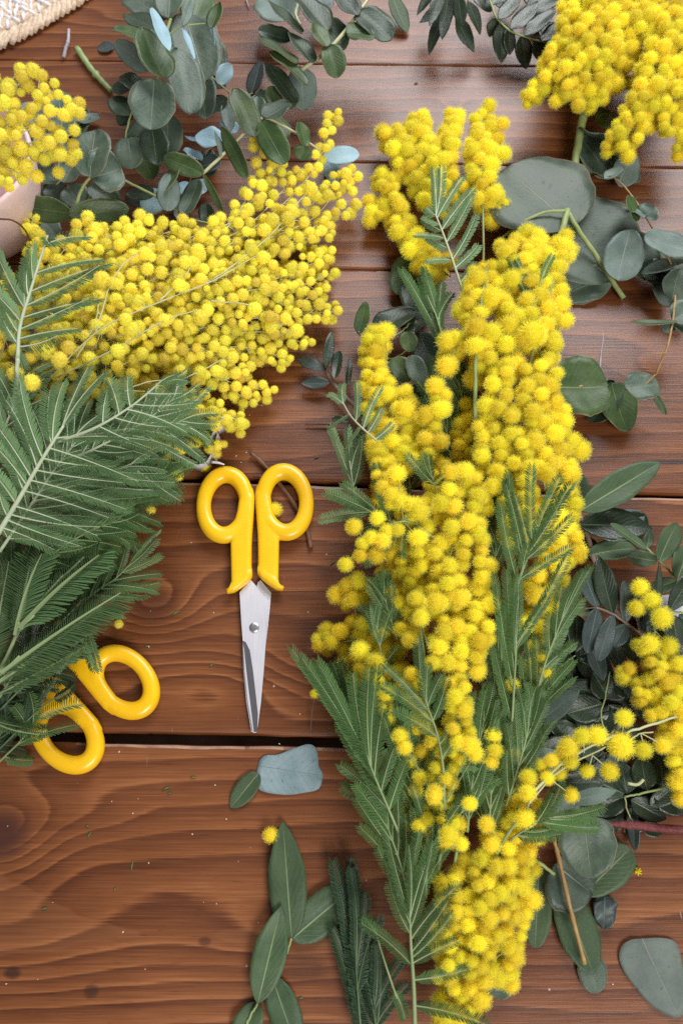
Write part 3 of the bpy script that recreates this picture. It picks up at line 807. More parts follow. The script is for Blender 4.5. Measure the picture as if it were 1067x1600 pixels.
# ------------------------------------------------------------------ pink vase
def lathe(prof, K=64):
    mb = MB()
    for (r, z) in prof:
        for k in range(K):
            w = 2*math.pi*k/K; mb.v.append(Vector((r*math.cos(w), r*math.sin(w), z)))
    for i in range(len(prof)-1):
        for k in range(K):
            mb.f.append((i*K+k, i*K+(k+1) % K, (i+1)*K+(k+1) % K, (i+1)*K+k)); mb.m.append(0)
    return mb
VR0 = W(-76, 245, 80); VB = Vector((VR0.x, VR0.y, 0))
pink = simple_mat('pink_ceramic', (0.78, 0.58, 0.60), (0.86, 0.66, 0.68), 25, 0.42, 0.05)
VH = 0.080
m_r = mpp(Vector((VB.x, VB.y, VH)))
vr = 126*m_r
vase = link('vase', lathe([(0.0001, 0.0005), (vr*0.46, 0.0005), (vr*0.50, 0.003), (vr*0.72, VH*0.25), (vr*0.88, VH*0.55), (vr*0.97, VH*0.85), (vr*0.985, VH*0.97), (vr*0.975, VH*0.992), (vr*0.95, VH), (vr*0.925, VH*0.992), (vr*0.915, VH*0.97), (vr*0.82, VH*0.55), (vr*0.62, VH*0.2), (vr*0.4, 0.006), (0.0001, 0.005)]).mesh('vase', pink), None, Matrix.Translation(VB))
tag(vase, 'round dusty pink ceramic vase cut off by the left edge', 'vase')
# thin dark stalk hanging over the side of the vase
hs = MB(); hs.tube(smooth_path([W(0, 342, VH*1000+3), W(22, 345, VH*1000+2), W(40, 360, 66), W(52, 385, 40)], 16), 0.0006, 5)
tag(link('dried_stalk', hs.mesh('dried_stalk', M['stemred'])), 'thin dark dried stalk hanging over the side of the pink vase', 'stalk')

# ------------------------------------------------------------------ woven place mat
straw = simple_mat('woven_straw', (0.52, 0.37, 0.25), (0.74, 0.60, 0.46), 260, 0.7, 0.8, 0.001, stretch=(1, 1, 1))
thread = simple_mat('white_thread', (0.72, 0.68, 0.72), (0.80, 0.78, 0.82), 400, 0.7, 0.5)
MC = W(-118, -150, 0)
def radius_at(px, py): return (W(px, py, 0)-MC).length
RO = (radius_at(104, 2)+radius_at(62, 62)+radius_at(0, 93))/3
mat_o = thing('placemat', MC, 'round woven straw placemat corner with white stitching, top left', 'placemat')
def ring(rad, tube, zc, a0, a1, n, wob, sides=8):
    mb = MB(); pts = []
    for i in range(n+1):
        a = a0+(a1-a0)*i/n
        r = rad+wob*math.sin(i*1.9+rad*300); pts.append(Vector((r*math.cos(a), r*math.sin(a), zc+wob*0.5*math.sin(i*2.7))))
    mb.tube(pts, [tube*(1+0.12*math.sin(i*1.3+rad*91)) for i in range(n+1)], sides); return mb
# braided rim of slanting straws
for k in range(96):
    a = R(-95)+R(150)*k/96+rng.gauss(0, .004)
    mb = MB(); pts = []
    for j in range(7):
        f = j/6; rr = RO-0.0185*f+0.0012*math.sin(k*0.37)+(rng.gauss(0, .0005) if j else 0); aa = a+0.12*f+rng.gauss(0, .003)
        pts.append(Vector((rr*math.cos(aa), rr*math.sin(aa), 0.0022+0.0042*math.sin(math.pi*min(1, f*1.1+0.05))+rng.gauss(0, .0002))))
    mb.tube(pts, [q*rng.uniform(.8, 1.25) for q in (0.0018, 0.0028, 0.0033, 0.0034, 0.0033, 0.003, 0.002)], 7)
    for q in mb.v: q.z = 0.0008+(q.z-0.0008)*0.75
    link('rim_straw', mb.mesh('rim_straw', straw), mat_o)
for k in range(11):
    link('straw_coil', ring(RO-0.018-0.0062*k, 0.0036, 0.0036, R(-95), R(55), 90, 0.0004).mesh('straw_coil', straw), mat_o)
st = MB()
for k in range(11):
    rr = RO-0.018-0.0062*k
    for j in range(60):
        a = R(-90)+R(140)*(j+(k % 2)*0.5)/60
        p = Vector((rr*math.cos(a), rr*math.sin(a), 0.0071+rng.gauss(0, .0003)))+Vector((rng.gauss(0, .0006), rng.gauss(0, .0006), 0)); e = Vector((math.cos(a+0.5*(1 if (k+j) % 2 else -1)), math.sin(a+0.5*(1 if (k+j) % 2 else -1)), 0))
        st.tube([p-e*0.0045-Vector((0, 0, 0.0012)), p, p+e*0.0045-Vector((0, 0, 0.0012))], [0.0010, 0.0017, 0.0011], 6)
s_o = link('stitching', st.mesh('stitching', thread), mat_o); s_o['kind'] = 'stuff'

# ------------------------------------------------------------------ silver ribbon beside the scissors
rib = simple_mat('silver_ribbon', (0.52, 0.50, 0.54), (0.66, 0.64, 0.68), 60, 0.3, 0.1, spec=0.6)
def ribbon(path, half, up0=0.0):
    mb = MB(); pts = smooth_path([W(*p) for p in path], 36)
    for p in pts:
        mb.v.append(p+Vector((0, 0, half))); mb.v.append(p-Vector((0, 0, half)))
        mb.v.append(p+Vector((0.0003, 0.0003, half))); mb.v.append(p+Vector((0.0003, 0.0003, -half)))
    for i in range(len(pts)-1):
        q = 4*i
        mb.f += [(q, q+1, q+5, q+4), (q+2, q+6, q+7, q+3), (q, q+4, q+6, q+2), (q+1, q+3, q+7, q+5)]; mb.m += [0]*4
    return mb
rb = ribbon([(262, 705, 8), (282, 716, 8), (305, 730, 8), (322, 728, 8), (331, 715, 9), (333, 702, 10), (331, 690, 11), (338, 676, 12), (352, 668, 12)], 0.0055)
rb.poly([W(331, 712, 13), W(339, 722, 2), W(348, 690, 2), W(340, 676, 16)])
rb.tube(smooth_path([W(331, 722, 12), W(341, 723, 12), W(351, 726, 11.5)], 6), [0.0010, 0.0009, 0.0005], 6)
tag(link('ribbon', rb.mesh('ribbon', rib)), 'curled silver ribbon end peeking out below the yellow mimosa', 'ribbon')

# ================================================================== PLANTS
# ---- mimosa standing in the vase
s = Sprig('mimosa_sprig', 'small yellow mimosa sprig standing in the pink vase, upper left', 'mimosa', (-40, 300, 40), 'mimosa sprigs', 'stempale')
for path, sp in ([[(-50, 290, 80), (-20, 210, 120), (10, 150, 140), (52, 118, 140)], 15], [[(-40, 280, 85), (0, 210, 120), (50, 160, 130), (88, 140, 128)], 18],
                 [[(-40, 280, 85), (10, 220, 118), (70, 185, 125), (122, 166, 120)], 18], [[(-40, 290, 85), (20, 240, 112), (70, 215, 118), (115, 212, 112)], 18],
                 [[(-40, 290, 85), (10, 262, 110), (60, 240, 112), (116, 242, 104)], 16], [[(-40, 295, 85), (-5, 262, 112), (30, 270, 110), (50, 268, 104)], 14],
                 [[(-50, 280, 90), (-30, 220, 122), (-8, 160, 138), (0, 130, 138)], 18], [[(-50, 290, 90), (-20, 230, 125), (20, 190, 130), (40, 165, 132)], 18], [[(-40, 300, 90), (-10, 280, 118), (14, 285, 116)], 12],
                 [[(-20, 240, 118), (40, 205, 126), (90, 200, 120)], 18]):
    s.raceme(path, 11.5, sp, 0.55, True, 10.5, sp*0.8)
s.balls([(33, 108, 138, 10), (65, 118, 134, 10), (124, 162, 118, 10), (108, 170, 116, 9), (92, 270, 96, 10), (118, 240, 104, 11)], 10, [(20, 125, 136), (60, 140, 132), (100, 160, 124), (70, 240, 112), (95, 236, 108)], True)
s.done()

# ---- big left bunch, small dry-looking balls; several cut sprigs lie over each other
LB = [
 ('long yellow mimosa sprig along the upper rim of the left bunch', (10, 560, 30), [
   [[(10, 560, 40), (60, 450, 60), (110, 380, 62), (152, 345, 56)], 20], [[(40, 500, 48), (110, 420, 64), (170, 370, 62), (235, 350, 50)], 22],
   [[(60, 480, 50), (150, 400, 62), (240, 370, 54), (300, 352, 44)], 22], [[(30, 520, 45), (60, 420, 52), (50, 350, 46), (70, 322, 42)], 12]]),
 ('yellow mimosa sprig whose thin tips reach up to the eucalyptus leaves', (20, 580, 30), [
   [[(120, 470, 52), (230, 400, 58), (330, 360, 46), (385, 345, 34)], 22], [[(260, 400, 52), (340, 370, 46), (385, 310, 38), (405, 245, 34), (400, 192, 40)], 13],
   [[(150, 470, 50), (270, 400, 52), (370, 340, 42), (410, 290, 34), (440, 255, 32)], 18], [[(300, 400, 46), (390, 350, 38), (440, 300, 32), (475, 262, 30)], 16]]),
 ('yellow mimosa sprig with a loose tip pointing at the pale blue leaf', (30, 600, 30), [
   [[(200, 460, 50), (330, 400, 44), (430, 330, 34), (490, 265, 30), (512, 205, 30), (528, 178, 30)], 13], [[(230, 470, 48), (360, 410, 40), (450, 350, 32), (510, 300, 28), (552, 268, 24)], 17],
   [[(350, 430, 38), (440, 380, 32), (510, 345, 24), (560, 318, 20)], 14], [[(300, 450, 42), (400, 400, 36), (480, 370, 28), (520, 362, 20)], 16], [[(430, 370, 34), (490, 340, 26), (525, 300, 24), (545, 290, 22)], 14]]),
 ('yellow mimosa sprig in the thick middle of the left bunch', (20, 620, 30), [
   [[(60, 540, 50), (160, 470, 66), (260, 430, 62), (340, 410, 50)], 26], [[(120, 520, 52), (230, 460, 64), (330, 440, 54), (420, 420, 38)], 26],
   [[(200, 520, 50), (310, 470, 54), (410, 450, 40), (470, 430, 26)], 26], [[(90, 500, 58), (190, 430, 66), (280, 395, 58), (350, 380, 46)], 24]]),
 ('yellow mimosa sprig spreading to the right over bare planks', (40, 640, 25), [
   [[(270, 490, 48), (370, 470, 42), (450, 455, 28), (518, 425, 16)], 20], [[(280, 520, 44), (380, 500, 38), (460, 490, 24), (525, 488, 13)], 19],
   [[(300, 500, 44), (400, 480, 36), (470, 470, 24), (505, 455, 16)], 20], [[(320, 470, 44), (420, 440, 34), (490, 410, 22), (515, 395, 14)], 18], [[(350, 520, 36), (430, 520, 26), (480, 540, 14)], 17]]),
 ('yellow mimosa sprig with loose tips pointing down right to the scissors', (40, 660, 25), [
   [[(230, 530, 46), (320, 540, 40), (400, 545, 26), (455, 565, 12)], 20], [[(220, 560, 42), (310, 580, 36), (370, 600, 24), (425, 612, 11)], 19],
   [[(200, 580, 40), (280, 610, 34), (340, 640, 24), (382, 672, 11)], 17], [[(190, 590, 40), (260, 640, 32), (310, 680, 22), (345, 702, 11)], 14],
   [[(170, 560, 44), (260, 570, 40), (340, 590, 30), (390, 632, 13)], 20], [[(220, 640, 26), (250, 690, 20), (270, 735, 12)], 12], [[(300, 540, 40), (350, 560, 36), (390, 590, 24)], 18]]),
 ('yellow mimosa sprig with round balls nearest the pale fronds', (20, 680, 30), [
   [[(20, 600, 50), (90, 530, 66), (170, 490, 70), (240, 470, 66)], 20], [[(60, 600, 48), (150, 540, 66), (240, 510, 64), (310, 500, 54)], 24], [[(100, 620, 44), (190, 570, 60), (270, 550, 54), (330, 545, 42)], 22],
   [[(130, 520, 62), (200, 480, 70), (270, 450, 66)], 18], [[(-10, 600, 40), (10, 520, 50), (6, 440, 50)], 14], [[(60, 640, 40), (120, 600, 54), (190, 610, 48), (240, 600, 46)], 14]]),
 ('low mimosa sprig buried under the left bunch', (30, 640, 15), [
   [[(60, 560, 20), (160, 470, 26), (260, 410, 26), (350, 380, 22)], 30], [[(120, 560, 18), (240, 500, 24), (350, 460, 22), (450, 430, 14)], 32], [[(150, 590, 16), (260, 560, 20), (350, 550, 18), (420, 540, 12)], 28],
   [[(260, 430, 22), (350, 400, 20), (430, 370, 16), (490, 380, 13)], 26], [[(70, 450, 28), (140, 390, 30), (210, 370, 26)], 22]]),
]
for label, base, rac in LB:
    s = Sprig('mimosa_sprig', label, 'mimosa', base, 'mimosa sprigs', 'stempale')
    s.stem([base, rac[0][0][0]], 3.0, 1.8, 8)
    for path, sp in rac:
        big = 12.6 - 0.0075*max(0, path[-1][0]-150)
        s.stem([base, path[0]], 2.2, 1.4, 8, 5)
        loose = path[-1][0] > 380 and path[-1][1] < 375
        s.raceme(path, big-0.3, sp*(0.95 if loose else 1.1), 0.46 if loose else 0.80, True, max(8.4, big-2.2), sp*0.9, pack=0.88, bias=0.9)
    if 'nearest' in label:
        s.balls([(25, 584, 74, 13), (50, 598, 76, 14), (90, 517, 78, 14), (75, 548, 78, 15), (94, 562, 79, 13), (108, 543, 79, 13), (165, 505, 78, 13), (140, 560, 74, 13)], 13, [(30, 615, 62), (70, 585, 66), (85, 560, 68), (150, 540, 66)], True)
    if 'scissors' in label:
        s.balls([(276, 742, 14), (262, 752, 14), (236, 797, 12, 8), (235, 700, 24), (283, 700, 22), (300, 690, 24)], 11, [(250, 715, 18)], True)
    s.done()

s = Sprig('mimosa_sprig', 'leggy mimosa branch with bare pale stalks lying on top of the left bunch', 'mimosa', (70, 600, 60), 'mimosa sprigs', 'stempale')
for pth in ([(70, 600, 66), (150, 520, 84), (230, 480, 84), (330, 440, 68), (400, 400, 52)], [(150, 520, 84), (175, 440, 84), (210, 400, 78), (270, 375, 64)], [(90, 590, 70), (180, 545, 80), (260, 500, 76), (330, 480, 64)],
            [(120, 560, 76), (150, 500, 84), (156, 450, 84)], [(150, 640, 70), (220, 600, 70), (290, 590, 58), (350, 560, 46)], [(250, 470, 82), (290, 430, 72), (310, 390, 62)], [(200, 610, 70), (280, 620, 50), (340, 650, 36), (372, 655, 26)], [(330, 470, 62), (400, 480, 44), (450, 520, 28)], [(330, 440, 66), (420, 370, 46), (480, 300, 40)]):
    s.stem(pth, 1.3, 0.8, 22, 6)
    P_ = smooth_path([Vector(q) for q in pth], 9)
    for q in P_[2:]:
        if rng.random() < 0.75:
            dx, dy = rng.uniform(-16, 16), rng.uniform(-16, 16)
            s.balls([(q.x+dx, q.y+dy, q.z+rng.uniform(-4, 3), rng.uniform(9.5, 12.5))], 11, [tuple(q)], True)
s.done()
# ---- pale fronds at the left, seen from their undersides
s = Sprig('mimosa_sprig', 'pale green mimosa frond standing over the left bunch', 'mimosa', (32, 600, 60), 'mimosa fronds', 'rachp')
s.frond([(28, 560, 82), (32, 510, 84), (48, 455, 86), (75, 368, 88)], kind='M', hw=9.5, r0=3.6, r1=2.0, tips=[
    (92, 540, 84, .12), (118, 503, 86, .2), (140, 470, 88, .30), (150, 458, 88, .42), (161, 427, 90, .54), (164, 403, 90, .66), (150, 390, 90, .78), (128, 352, 92, .94), (66, 380, 90, .99),
    (-22, 470, 84, .14), (-20, 452, 84, .26), (-24, 430, 86, .38), (-16, 395, 88, .52), (30, 400, 88, .62), (42, 382, 88, .74), (45, 425, 86, .50)])
s.stem([(18, 680, 60), (26, 600, 76), (28, 560, 82)], 4.0, 3.6)
s.done()
s = Sprig('mimosa_sprig', 'large pale mimosa frond fanning out over the left edge', 'mimosa', (-10, 860, 60), 'mimosa fronds', 'rachp')
s.frond([(-12, 850, 76), (30, 780, 80), (68, 715, 84), (100, 665, 86)], kind='M', hw=10, r0=4.6, r1=2.4, ubase=.05, tips=[
    (88, 850, 70, .12), (120, 860, 72, .18), (155, 828, 74, .28), (150, 842, 72, .22), (170, 800, 76, .40), (198, 786, 78, .48), (175, 745, 80, .66), (218, 742, 82, .76), (225, 672, 88, .86), (190, 762, 78, .56),
    (128, 570, 92, .98), (145, 575, 94, .99), (80, 595, 90, .82), (60, 610, 88, .80), (12, 595, 88, .66), (-12, 640, 86, .50), (0, 690, 84, .40), (-16, 720, 82, .30), (-18, 760, 80, .2), (28, 620, 86, .58), (-20, 660, 86, .44)])
s.frond([(92, 690, 84), (150, 668, 90), (205, 635, 92), (248, 600, 92)], kind='M', hw=9, r0=2.6, r1=1.4, ubase=.05, tips=[
    (165, 668, 88, .06), (232, 672, 90, .10), (232, 706, 86, .36), (265, 682, 88, .50), (300, 645, 92, .70), (296, 658, 90, .62), (282, 620, 94, .86), (296, 592, 94, .97), (282, 580, 96, .99), (268, 578, 96, .98),
    (150, 640, 90, .16), (160, 605, 92, .40), (178, 590, 94, .55), (192, 588, 94, .66)])
s.done()
s = Sprig('mimosa_sprig', 'layered green mimosa fronds pointing right towards the first scissors', 'mimosa', (0, 800, 30), 'mimosa fronds', 'rach')
s.frond([(20, 800, 62), (110, 760, 66), (180, 735, 66), (235, 712, 64)], kind='p', hw=8.0, r0=2.4, r1=1.2, tips=[
    (180, 795, 60), (215, 775, 60), (240, 778, 58), (262, 772, 58), (278, 788, 56, .8), (272, 760, 60), (258, 745, 62), (255, 720, 66), (245, 690, 68), (190, 700, 70, .5), (140, 700, 72, .4)])
s.frond([(100, 730, 58), (180, 700, 58), (240, 675, 56), (290, 655, 54)], kind='p', hw=7.5, r0=2.0, r1=1.0, tips=[
    (235, 728, 54), (262, 722, 54), (300, 735, 48, .6), (325, 712, 46, .7), (318, 708, 48, .75), (334, 676, 50, .9), (336, 668, 52, .95), (330, 632, 56, .97), (332, 610, 58, .8), (290, 620, 60, .7)])
s.frond([(30, 840, 48), (120, 815, 50), (190, 790, 48), (230, 775, 46)], kind='n', hw=8.5, r0=2.2, r1=1.1, tips=[
    (180, 850, 44), (212, 838, 44), (238, 818, 42), (226, 850, 40, .55), (252, 800, 40), (278, 782, 38), (270, 758, 42), (258, 740, 46), (200, 750, 52, .5)])
s.frond([(20, 780, 34), (120, 760, 36), (200, 740, 34), (250, 735, 30)], L=90, n=8, a0=50, a1=20, kind='n', hw=8.5, r0=2.0, r1=1.0)
s.frond([(0, 720, 40), (60, 690, 44), (110, 640, 46), (150, 600, 46)], L=90, n=8, a0=55, a1=25, kind='n', hw=8.0, r0=2.0, r1=1.0)
s.done()
s = Sprig('mimosa_sprig', 'pale mimosa frond under the large one, showing between its feathers', 'mimosa', (0, 860, 40), 'mimosa fronds', 'rachp')
s.frond([(0, 862, 62), (45, 795, 66), (85, 735, 70), (120, 690, 72)], L=125, n=13, a0=62, a1=28, kind='M', hw=9, r0=3.0, r1=1.4)
s.frond([(-20, 760, 60), (-5, 700, 66), (20, 640, 70), (40, 590, 70)], L=85, n=10, a0=55, a1=28, kind='M', hw=8.5, r0=2.6, r1=1.4)
s.frond([(110, 720, 70), (170, 690, 74), (225, 660, 74), (270, 625, 72)], L=85, n=11, a0=50, a1=22, kind='M', hw=8, r0=2.2, r1=1.2)
s.frond([(70, 830, 54), (130, 800, 56), (190, 770, 54), (240, 750, 50)], L=85, n=11, a0=52, a1=20, kind='n', hw=8.5, r0=2.2, r1=1.2)
s.frond([(40, 900, 56), (90, 860, 60), (140, 830, 60), (185, 812, 56)], L=75, n=10, a0=50, a1=20, kind='n', hw=8.5, r0=2.2, r1=1.2)
s.frond([(150, 690, 40), (210, 672, 42), (270, 665, 38), (310, 668, 34)], L=60, n=9, a0=46, a1=18, kind='n', hw=7.5, r0=2.0, r1=1.2)
s.done()
s = Sprig('mimosa_sprig', 'dense dark green mimosa fronds at the left edge above the half hidden scissors', 'mimosa', (-10, 1060, 20), 'mimosa fronds', 'rach')
s.frond([(-15, 1075, 52), (10, 1030, 56), (30, 985, 60), (60, 940, 62), (132, 870, 62)], kind='L', hw=28, r0=4.4, r1=1.6, tips=[(100, 900, 66, .6), (40, 885, 70, .5), (44, 870, 70, .55)])
s.frond([(25, 995, 62), (35, 950, 68), (44, 905, 70), (45, 870, 72)], kind='L', hw=26, r0=2.0, r1=1.2, tips=[(46, 862, 72, .02)])
s.frond([(30, 985, 64), (75, 940, 68), (110, 900, 70), (136, 862, 70)], kind='L', hw=31, r0=2.2, r1=1.2, tips=[(140, 856, 70, .02)])
s.frond([(0, 1055, 60), (60, 1000, 64), (120, 965, 66), (175, 925, 66)], kind='L', hw=28, r0=2.2, r1=1.2, tips=[(180, 918, 66, .02)])
s.frond([(-10, 1072, 52), (60, 1025, 58), (130, 985, 60), (176, 950, 58)], kind='L', hw=27, r0=2.4, r1=1.2, tips=[(180, 944, 58, .02)])
s.frond([(-10, 1088, 44), (50, 1058, 50), (90, 1035, 50), (120, 1022, 46)], kind='L', hw=13, r0=2.0, r1=1.2, tips=[(136, 1014, 46, .02)])
s.frond([(-20, 1060, 50), (-5, 990, 60), (5, 930, 64), (16, 885, 64)], kind='L', hw=26, r0=2.4, r1=1.2, tips=[(18, 878, 64, .02)])
s.frond([(-25, 1010, 44), (0, 960, 50), (20, 930, 52), (60, 880, 52)], kind='L', hw=26, r0=2.4, r1=1.2, tips=[(66, 872, 54, .02)])
s.frond([(10, 1060, 40), (50, 1020, 44), (90, 985, 46), (130, 940, 44)], kind='L', hw=26, r0=2.0, r1=1.2, tips=[(136, 935, 44, .02)])
s.frond([(0, 1090, 30), (30, 1040, 36), (60, 1000, 38), (110, 975, 36)], L=80, n=9, a0=40, a1=15, kind='n', hw=9, r0=2.0, r1=1.0)
s.frond([(50, 930, 46), (85, 890, 48), (115, 858, 48), (132, 842, 46)], kind='n', hw=9, r0=3.0, r1=1.4, tips=[(60, 870, 52), (92, 828, 54), (100, 830, 54), (170, 850, 46), (186, 866, 44), (188, 850, 46), (150, 832, 50)])
s.frond([(110, 960, 38), (150, 925, 40), (180, 905, 40), (205, 880, 38)], kind='n', hw=6.5, r0=2.0, r1=1.0, ubase=0.0, tips=[
    (150, 880, 36, .1), (165, 870, 36, .25), (185, 850, 36, .45), (205, 842, 36, .7), (238, 824, 36, .97), (252, 850, 36, .9), (254, 872, 34, .8), (250, 890, 32, .62), (246, 912, 30, .5), (250, 922, 28, .40), (232, 938, 26, .28), (195, 955, 26, .12)])
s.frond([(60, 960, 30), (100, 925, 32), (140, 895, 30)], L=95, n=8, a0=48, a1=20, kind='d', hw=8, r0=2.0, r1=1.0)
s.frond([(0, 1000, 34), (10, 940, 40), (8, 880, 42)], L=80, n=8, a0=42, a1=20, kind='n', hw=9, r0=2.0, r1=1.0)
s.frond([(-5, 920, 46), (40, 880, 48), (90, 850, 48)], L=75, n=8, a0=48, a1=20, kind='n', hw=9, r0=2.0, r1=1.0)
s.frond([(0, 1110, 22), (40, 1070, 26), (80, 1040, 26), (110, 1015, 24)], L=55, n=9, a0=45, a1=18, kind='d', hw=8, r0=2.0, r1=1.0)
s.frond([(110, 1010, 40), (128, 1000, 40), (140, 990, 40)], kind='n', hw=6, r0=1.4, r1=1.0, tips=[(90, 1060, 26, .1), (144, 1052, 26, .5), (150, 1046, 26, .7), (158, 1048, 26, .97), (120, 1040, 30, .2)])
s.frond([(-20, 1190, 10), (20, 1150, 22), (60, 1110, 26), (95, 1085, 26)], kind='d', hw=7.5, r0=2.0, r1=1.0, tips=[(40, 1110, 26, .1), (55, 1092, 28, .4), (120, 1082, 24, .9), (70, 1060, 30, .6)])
s.done()
s = Sprig('mimosa_sprig', 'low green mimosa frond crossing the rings of the half hidden scissors', 'mimosa', (-10, 1200, 8), 'mimosa fronds', 'rach')
s.frond([(-15, 1205, 12), (10, 1180, 18), (35, 1155, 22), (60, 1120, 24)], kind='n', hw=9, r0=2.0, r1=1.2, tips=[(50, 1195, 6, .3), (112, 1118, 20, .55), (115, 1085, 24, .97), (60, 1085, 30, .9), (30, 1100, 28, .8)])
s.frond([(-25, 1122, 30), (20, 1140, 30), (62, 1148, 28)], kind='n', hw=11, r0=1.8, r1=1.0, tips=[(66, 1150, 26, .02), (70, 1152, 26, .6)])
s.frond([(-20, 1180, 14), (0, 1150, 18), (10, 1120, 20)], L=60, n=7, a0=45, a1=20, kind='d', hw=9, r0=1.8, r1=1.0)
s.done()

# ---- right garland: cut mimosa sprigs laid head to tail
def garland(label, base, racs, balls=(), joins=None, fronds=(), stems=(), r=17, dens=1.32, sm='stem', stem0=None):
    s = Sprig('mimosa_sprig', label, 'mimosa', base, 'mimosa sprigs', sm)
    for a in stems: s.stem(*a)
    for rc in racs:
        path, sp = rc[0], rc[1]; rr = (rc[2] if len(rc) > 2 else r)*0.92
        s.raceme(path, rr, sp, dens, False, rr*0.92, sp*0.8, pack=0.64, ax=1.6)
    s.balls(balls, r, joins)
    for f in fronds: s.frond(f[0], **f[1])
    s.done(); return s
garland('yellow mimosa sprig at the top of the right garland, two lobes', (725, 470, 15), [
    [[(700, 330, 22), (660, 290, 26), (630, 240, 26), (608, 205, 20)], 22, 14.5], [[(700, 330, 22), (670, 260, 28), (655, 210, 26), (652, 182, 22)], 20, 14.5], [[(720, 310, 24), (690, 260, 30), (700, 215, 30), (712, 182, 24)], 18, 14.5],
    [[(762, 330, 28), (758, 290, 32), (745, 230, 32), (762, 180, 24)], 22, 14.5], [[(740, 300, 28), (745, 240, 30), (775, 200, 26)], 18, 14.5], [[(670, 320, 20), (660, 280, 24), (650, 240, 22)], 18, 14.5]],
    balls=[(597, 208, 18), (775, 330, 26), (786, 322, 26), (768, 345, 26), (765, 235, 34), (786, 240, 30)], joins=[(758, 300, 30), (610, 215, 22)], r=14.5,
    stems=[([(752, 470, 24), (755, 390, 30), (752, 300, 34), (741, 200, 34)], 2.2, 1.2)])
garland('thin yellow mimosa sprig trailing left from the top of the garland', (700, 450, 15), [
    [[(700, 430, 18), (660, 400, 22), (630, 360, 22), (612, 310, 20), (600, 275, 15)], 20, 14.5], [[(690, 440, 16), (655, 390, 18), (625, 345, 18), (585, 325, 14)], 18, 14.5]],
    balls=[(577, 315, 14, 13), (578, 345, 13, 13), (620, 278, 20, 14)], joins=[(600, 310, 16)], r=14.5,
    fronds=[([(728, 472, 42), (708, 410, 46), (692, 365, 48), (680, 335, 48)], dict(kind='p', hw=6.5, r0=2.4, r1=1.4, tips=[
        (745, 410, 44, .15), (752, 385, 46, .28), (753, 340, 48, .36), (742, 308, 50, .55), (672, 400, 40, .35), (662, 375, 40, .48), (655, 360, 40, .60), (653, 345, 40, .70), (655, 338, 42, .8), (660, 325, 42, .97), (683, 263, 50, .98), (700, 262, 50, .97), (718, 272, 50, .93), (735, 290, 50, .72)])),
       ([(705, 575, 34), (692, 530, 38), (680, 490, 38)], dict(kind='n', hw=7.5, r0=2.2, r1=1.4, ubase=.3, tips=[(634, 418, 30), (659, 416, 32), (670, 424, 34), (682, 440, 36), (697, 452, 38), (648, 430, 30)]))])
garland('thick yellow mimosa sprig with fluffy balls, upper right of the garland', (790, 800, 15), [
    [[(870, 520, 40), (860, 460, 44), (868, 410, 40), (882, 378, 34)], 19], [[(845, 560, 48), (835, 490, 50), (825, 430, 46), (840, 365, 38)], 26], [[(800, 560, 50), (795, 490, 50), (800, 430, 46), (795, 385, 38)], 26],
    [[(770, 600, 48), (750, 530, 50), (735, 480, 46), (760, 420, 40)], 26], [[(850, 640, 46), (850, 580, 48), (845, 530, 46)], 26], [[(745, 560, 46), (720, 530, 46), (705, 560, 40)], 20]],
    balls=[(745, 437, 52, 18), (768, 465, 56, 19), (744, 512, 60, 20), (698, 533, 50, 17), (698, 572, 50, 18), (832, 520, 60, 22), (768, 520, 58, 18), (880, 385, 40), (868, 440, 44), (742, 540, 60)], joins=[(745, 480, 48), (830, 480, 48)],
    stems=[([(745, 760, 40), (742, 650, 52), (743, 560, 58), (752, 470, 56), (760, 420, 50)], 4.0, 2.0), ([(800, 700, 40), (830, 560, 52), (860, 450, 50), (890, 395, 40)], 2.8, 1.5)],
    fronds=[([(815, 520, 56), (835, 470, 58), (848, 430, 56)], dict(kind='n', hw=5, r0=1.8, r1=1.0, tips=[(860, 395, 54, .9), (800, 480, 56, .1), (806, 395, 54, .5), (790, 400, 52, .4)])), ])
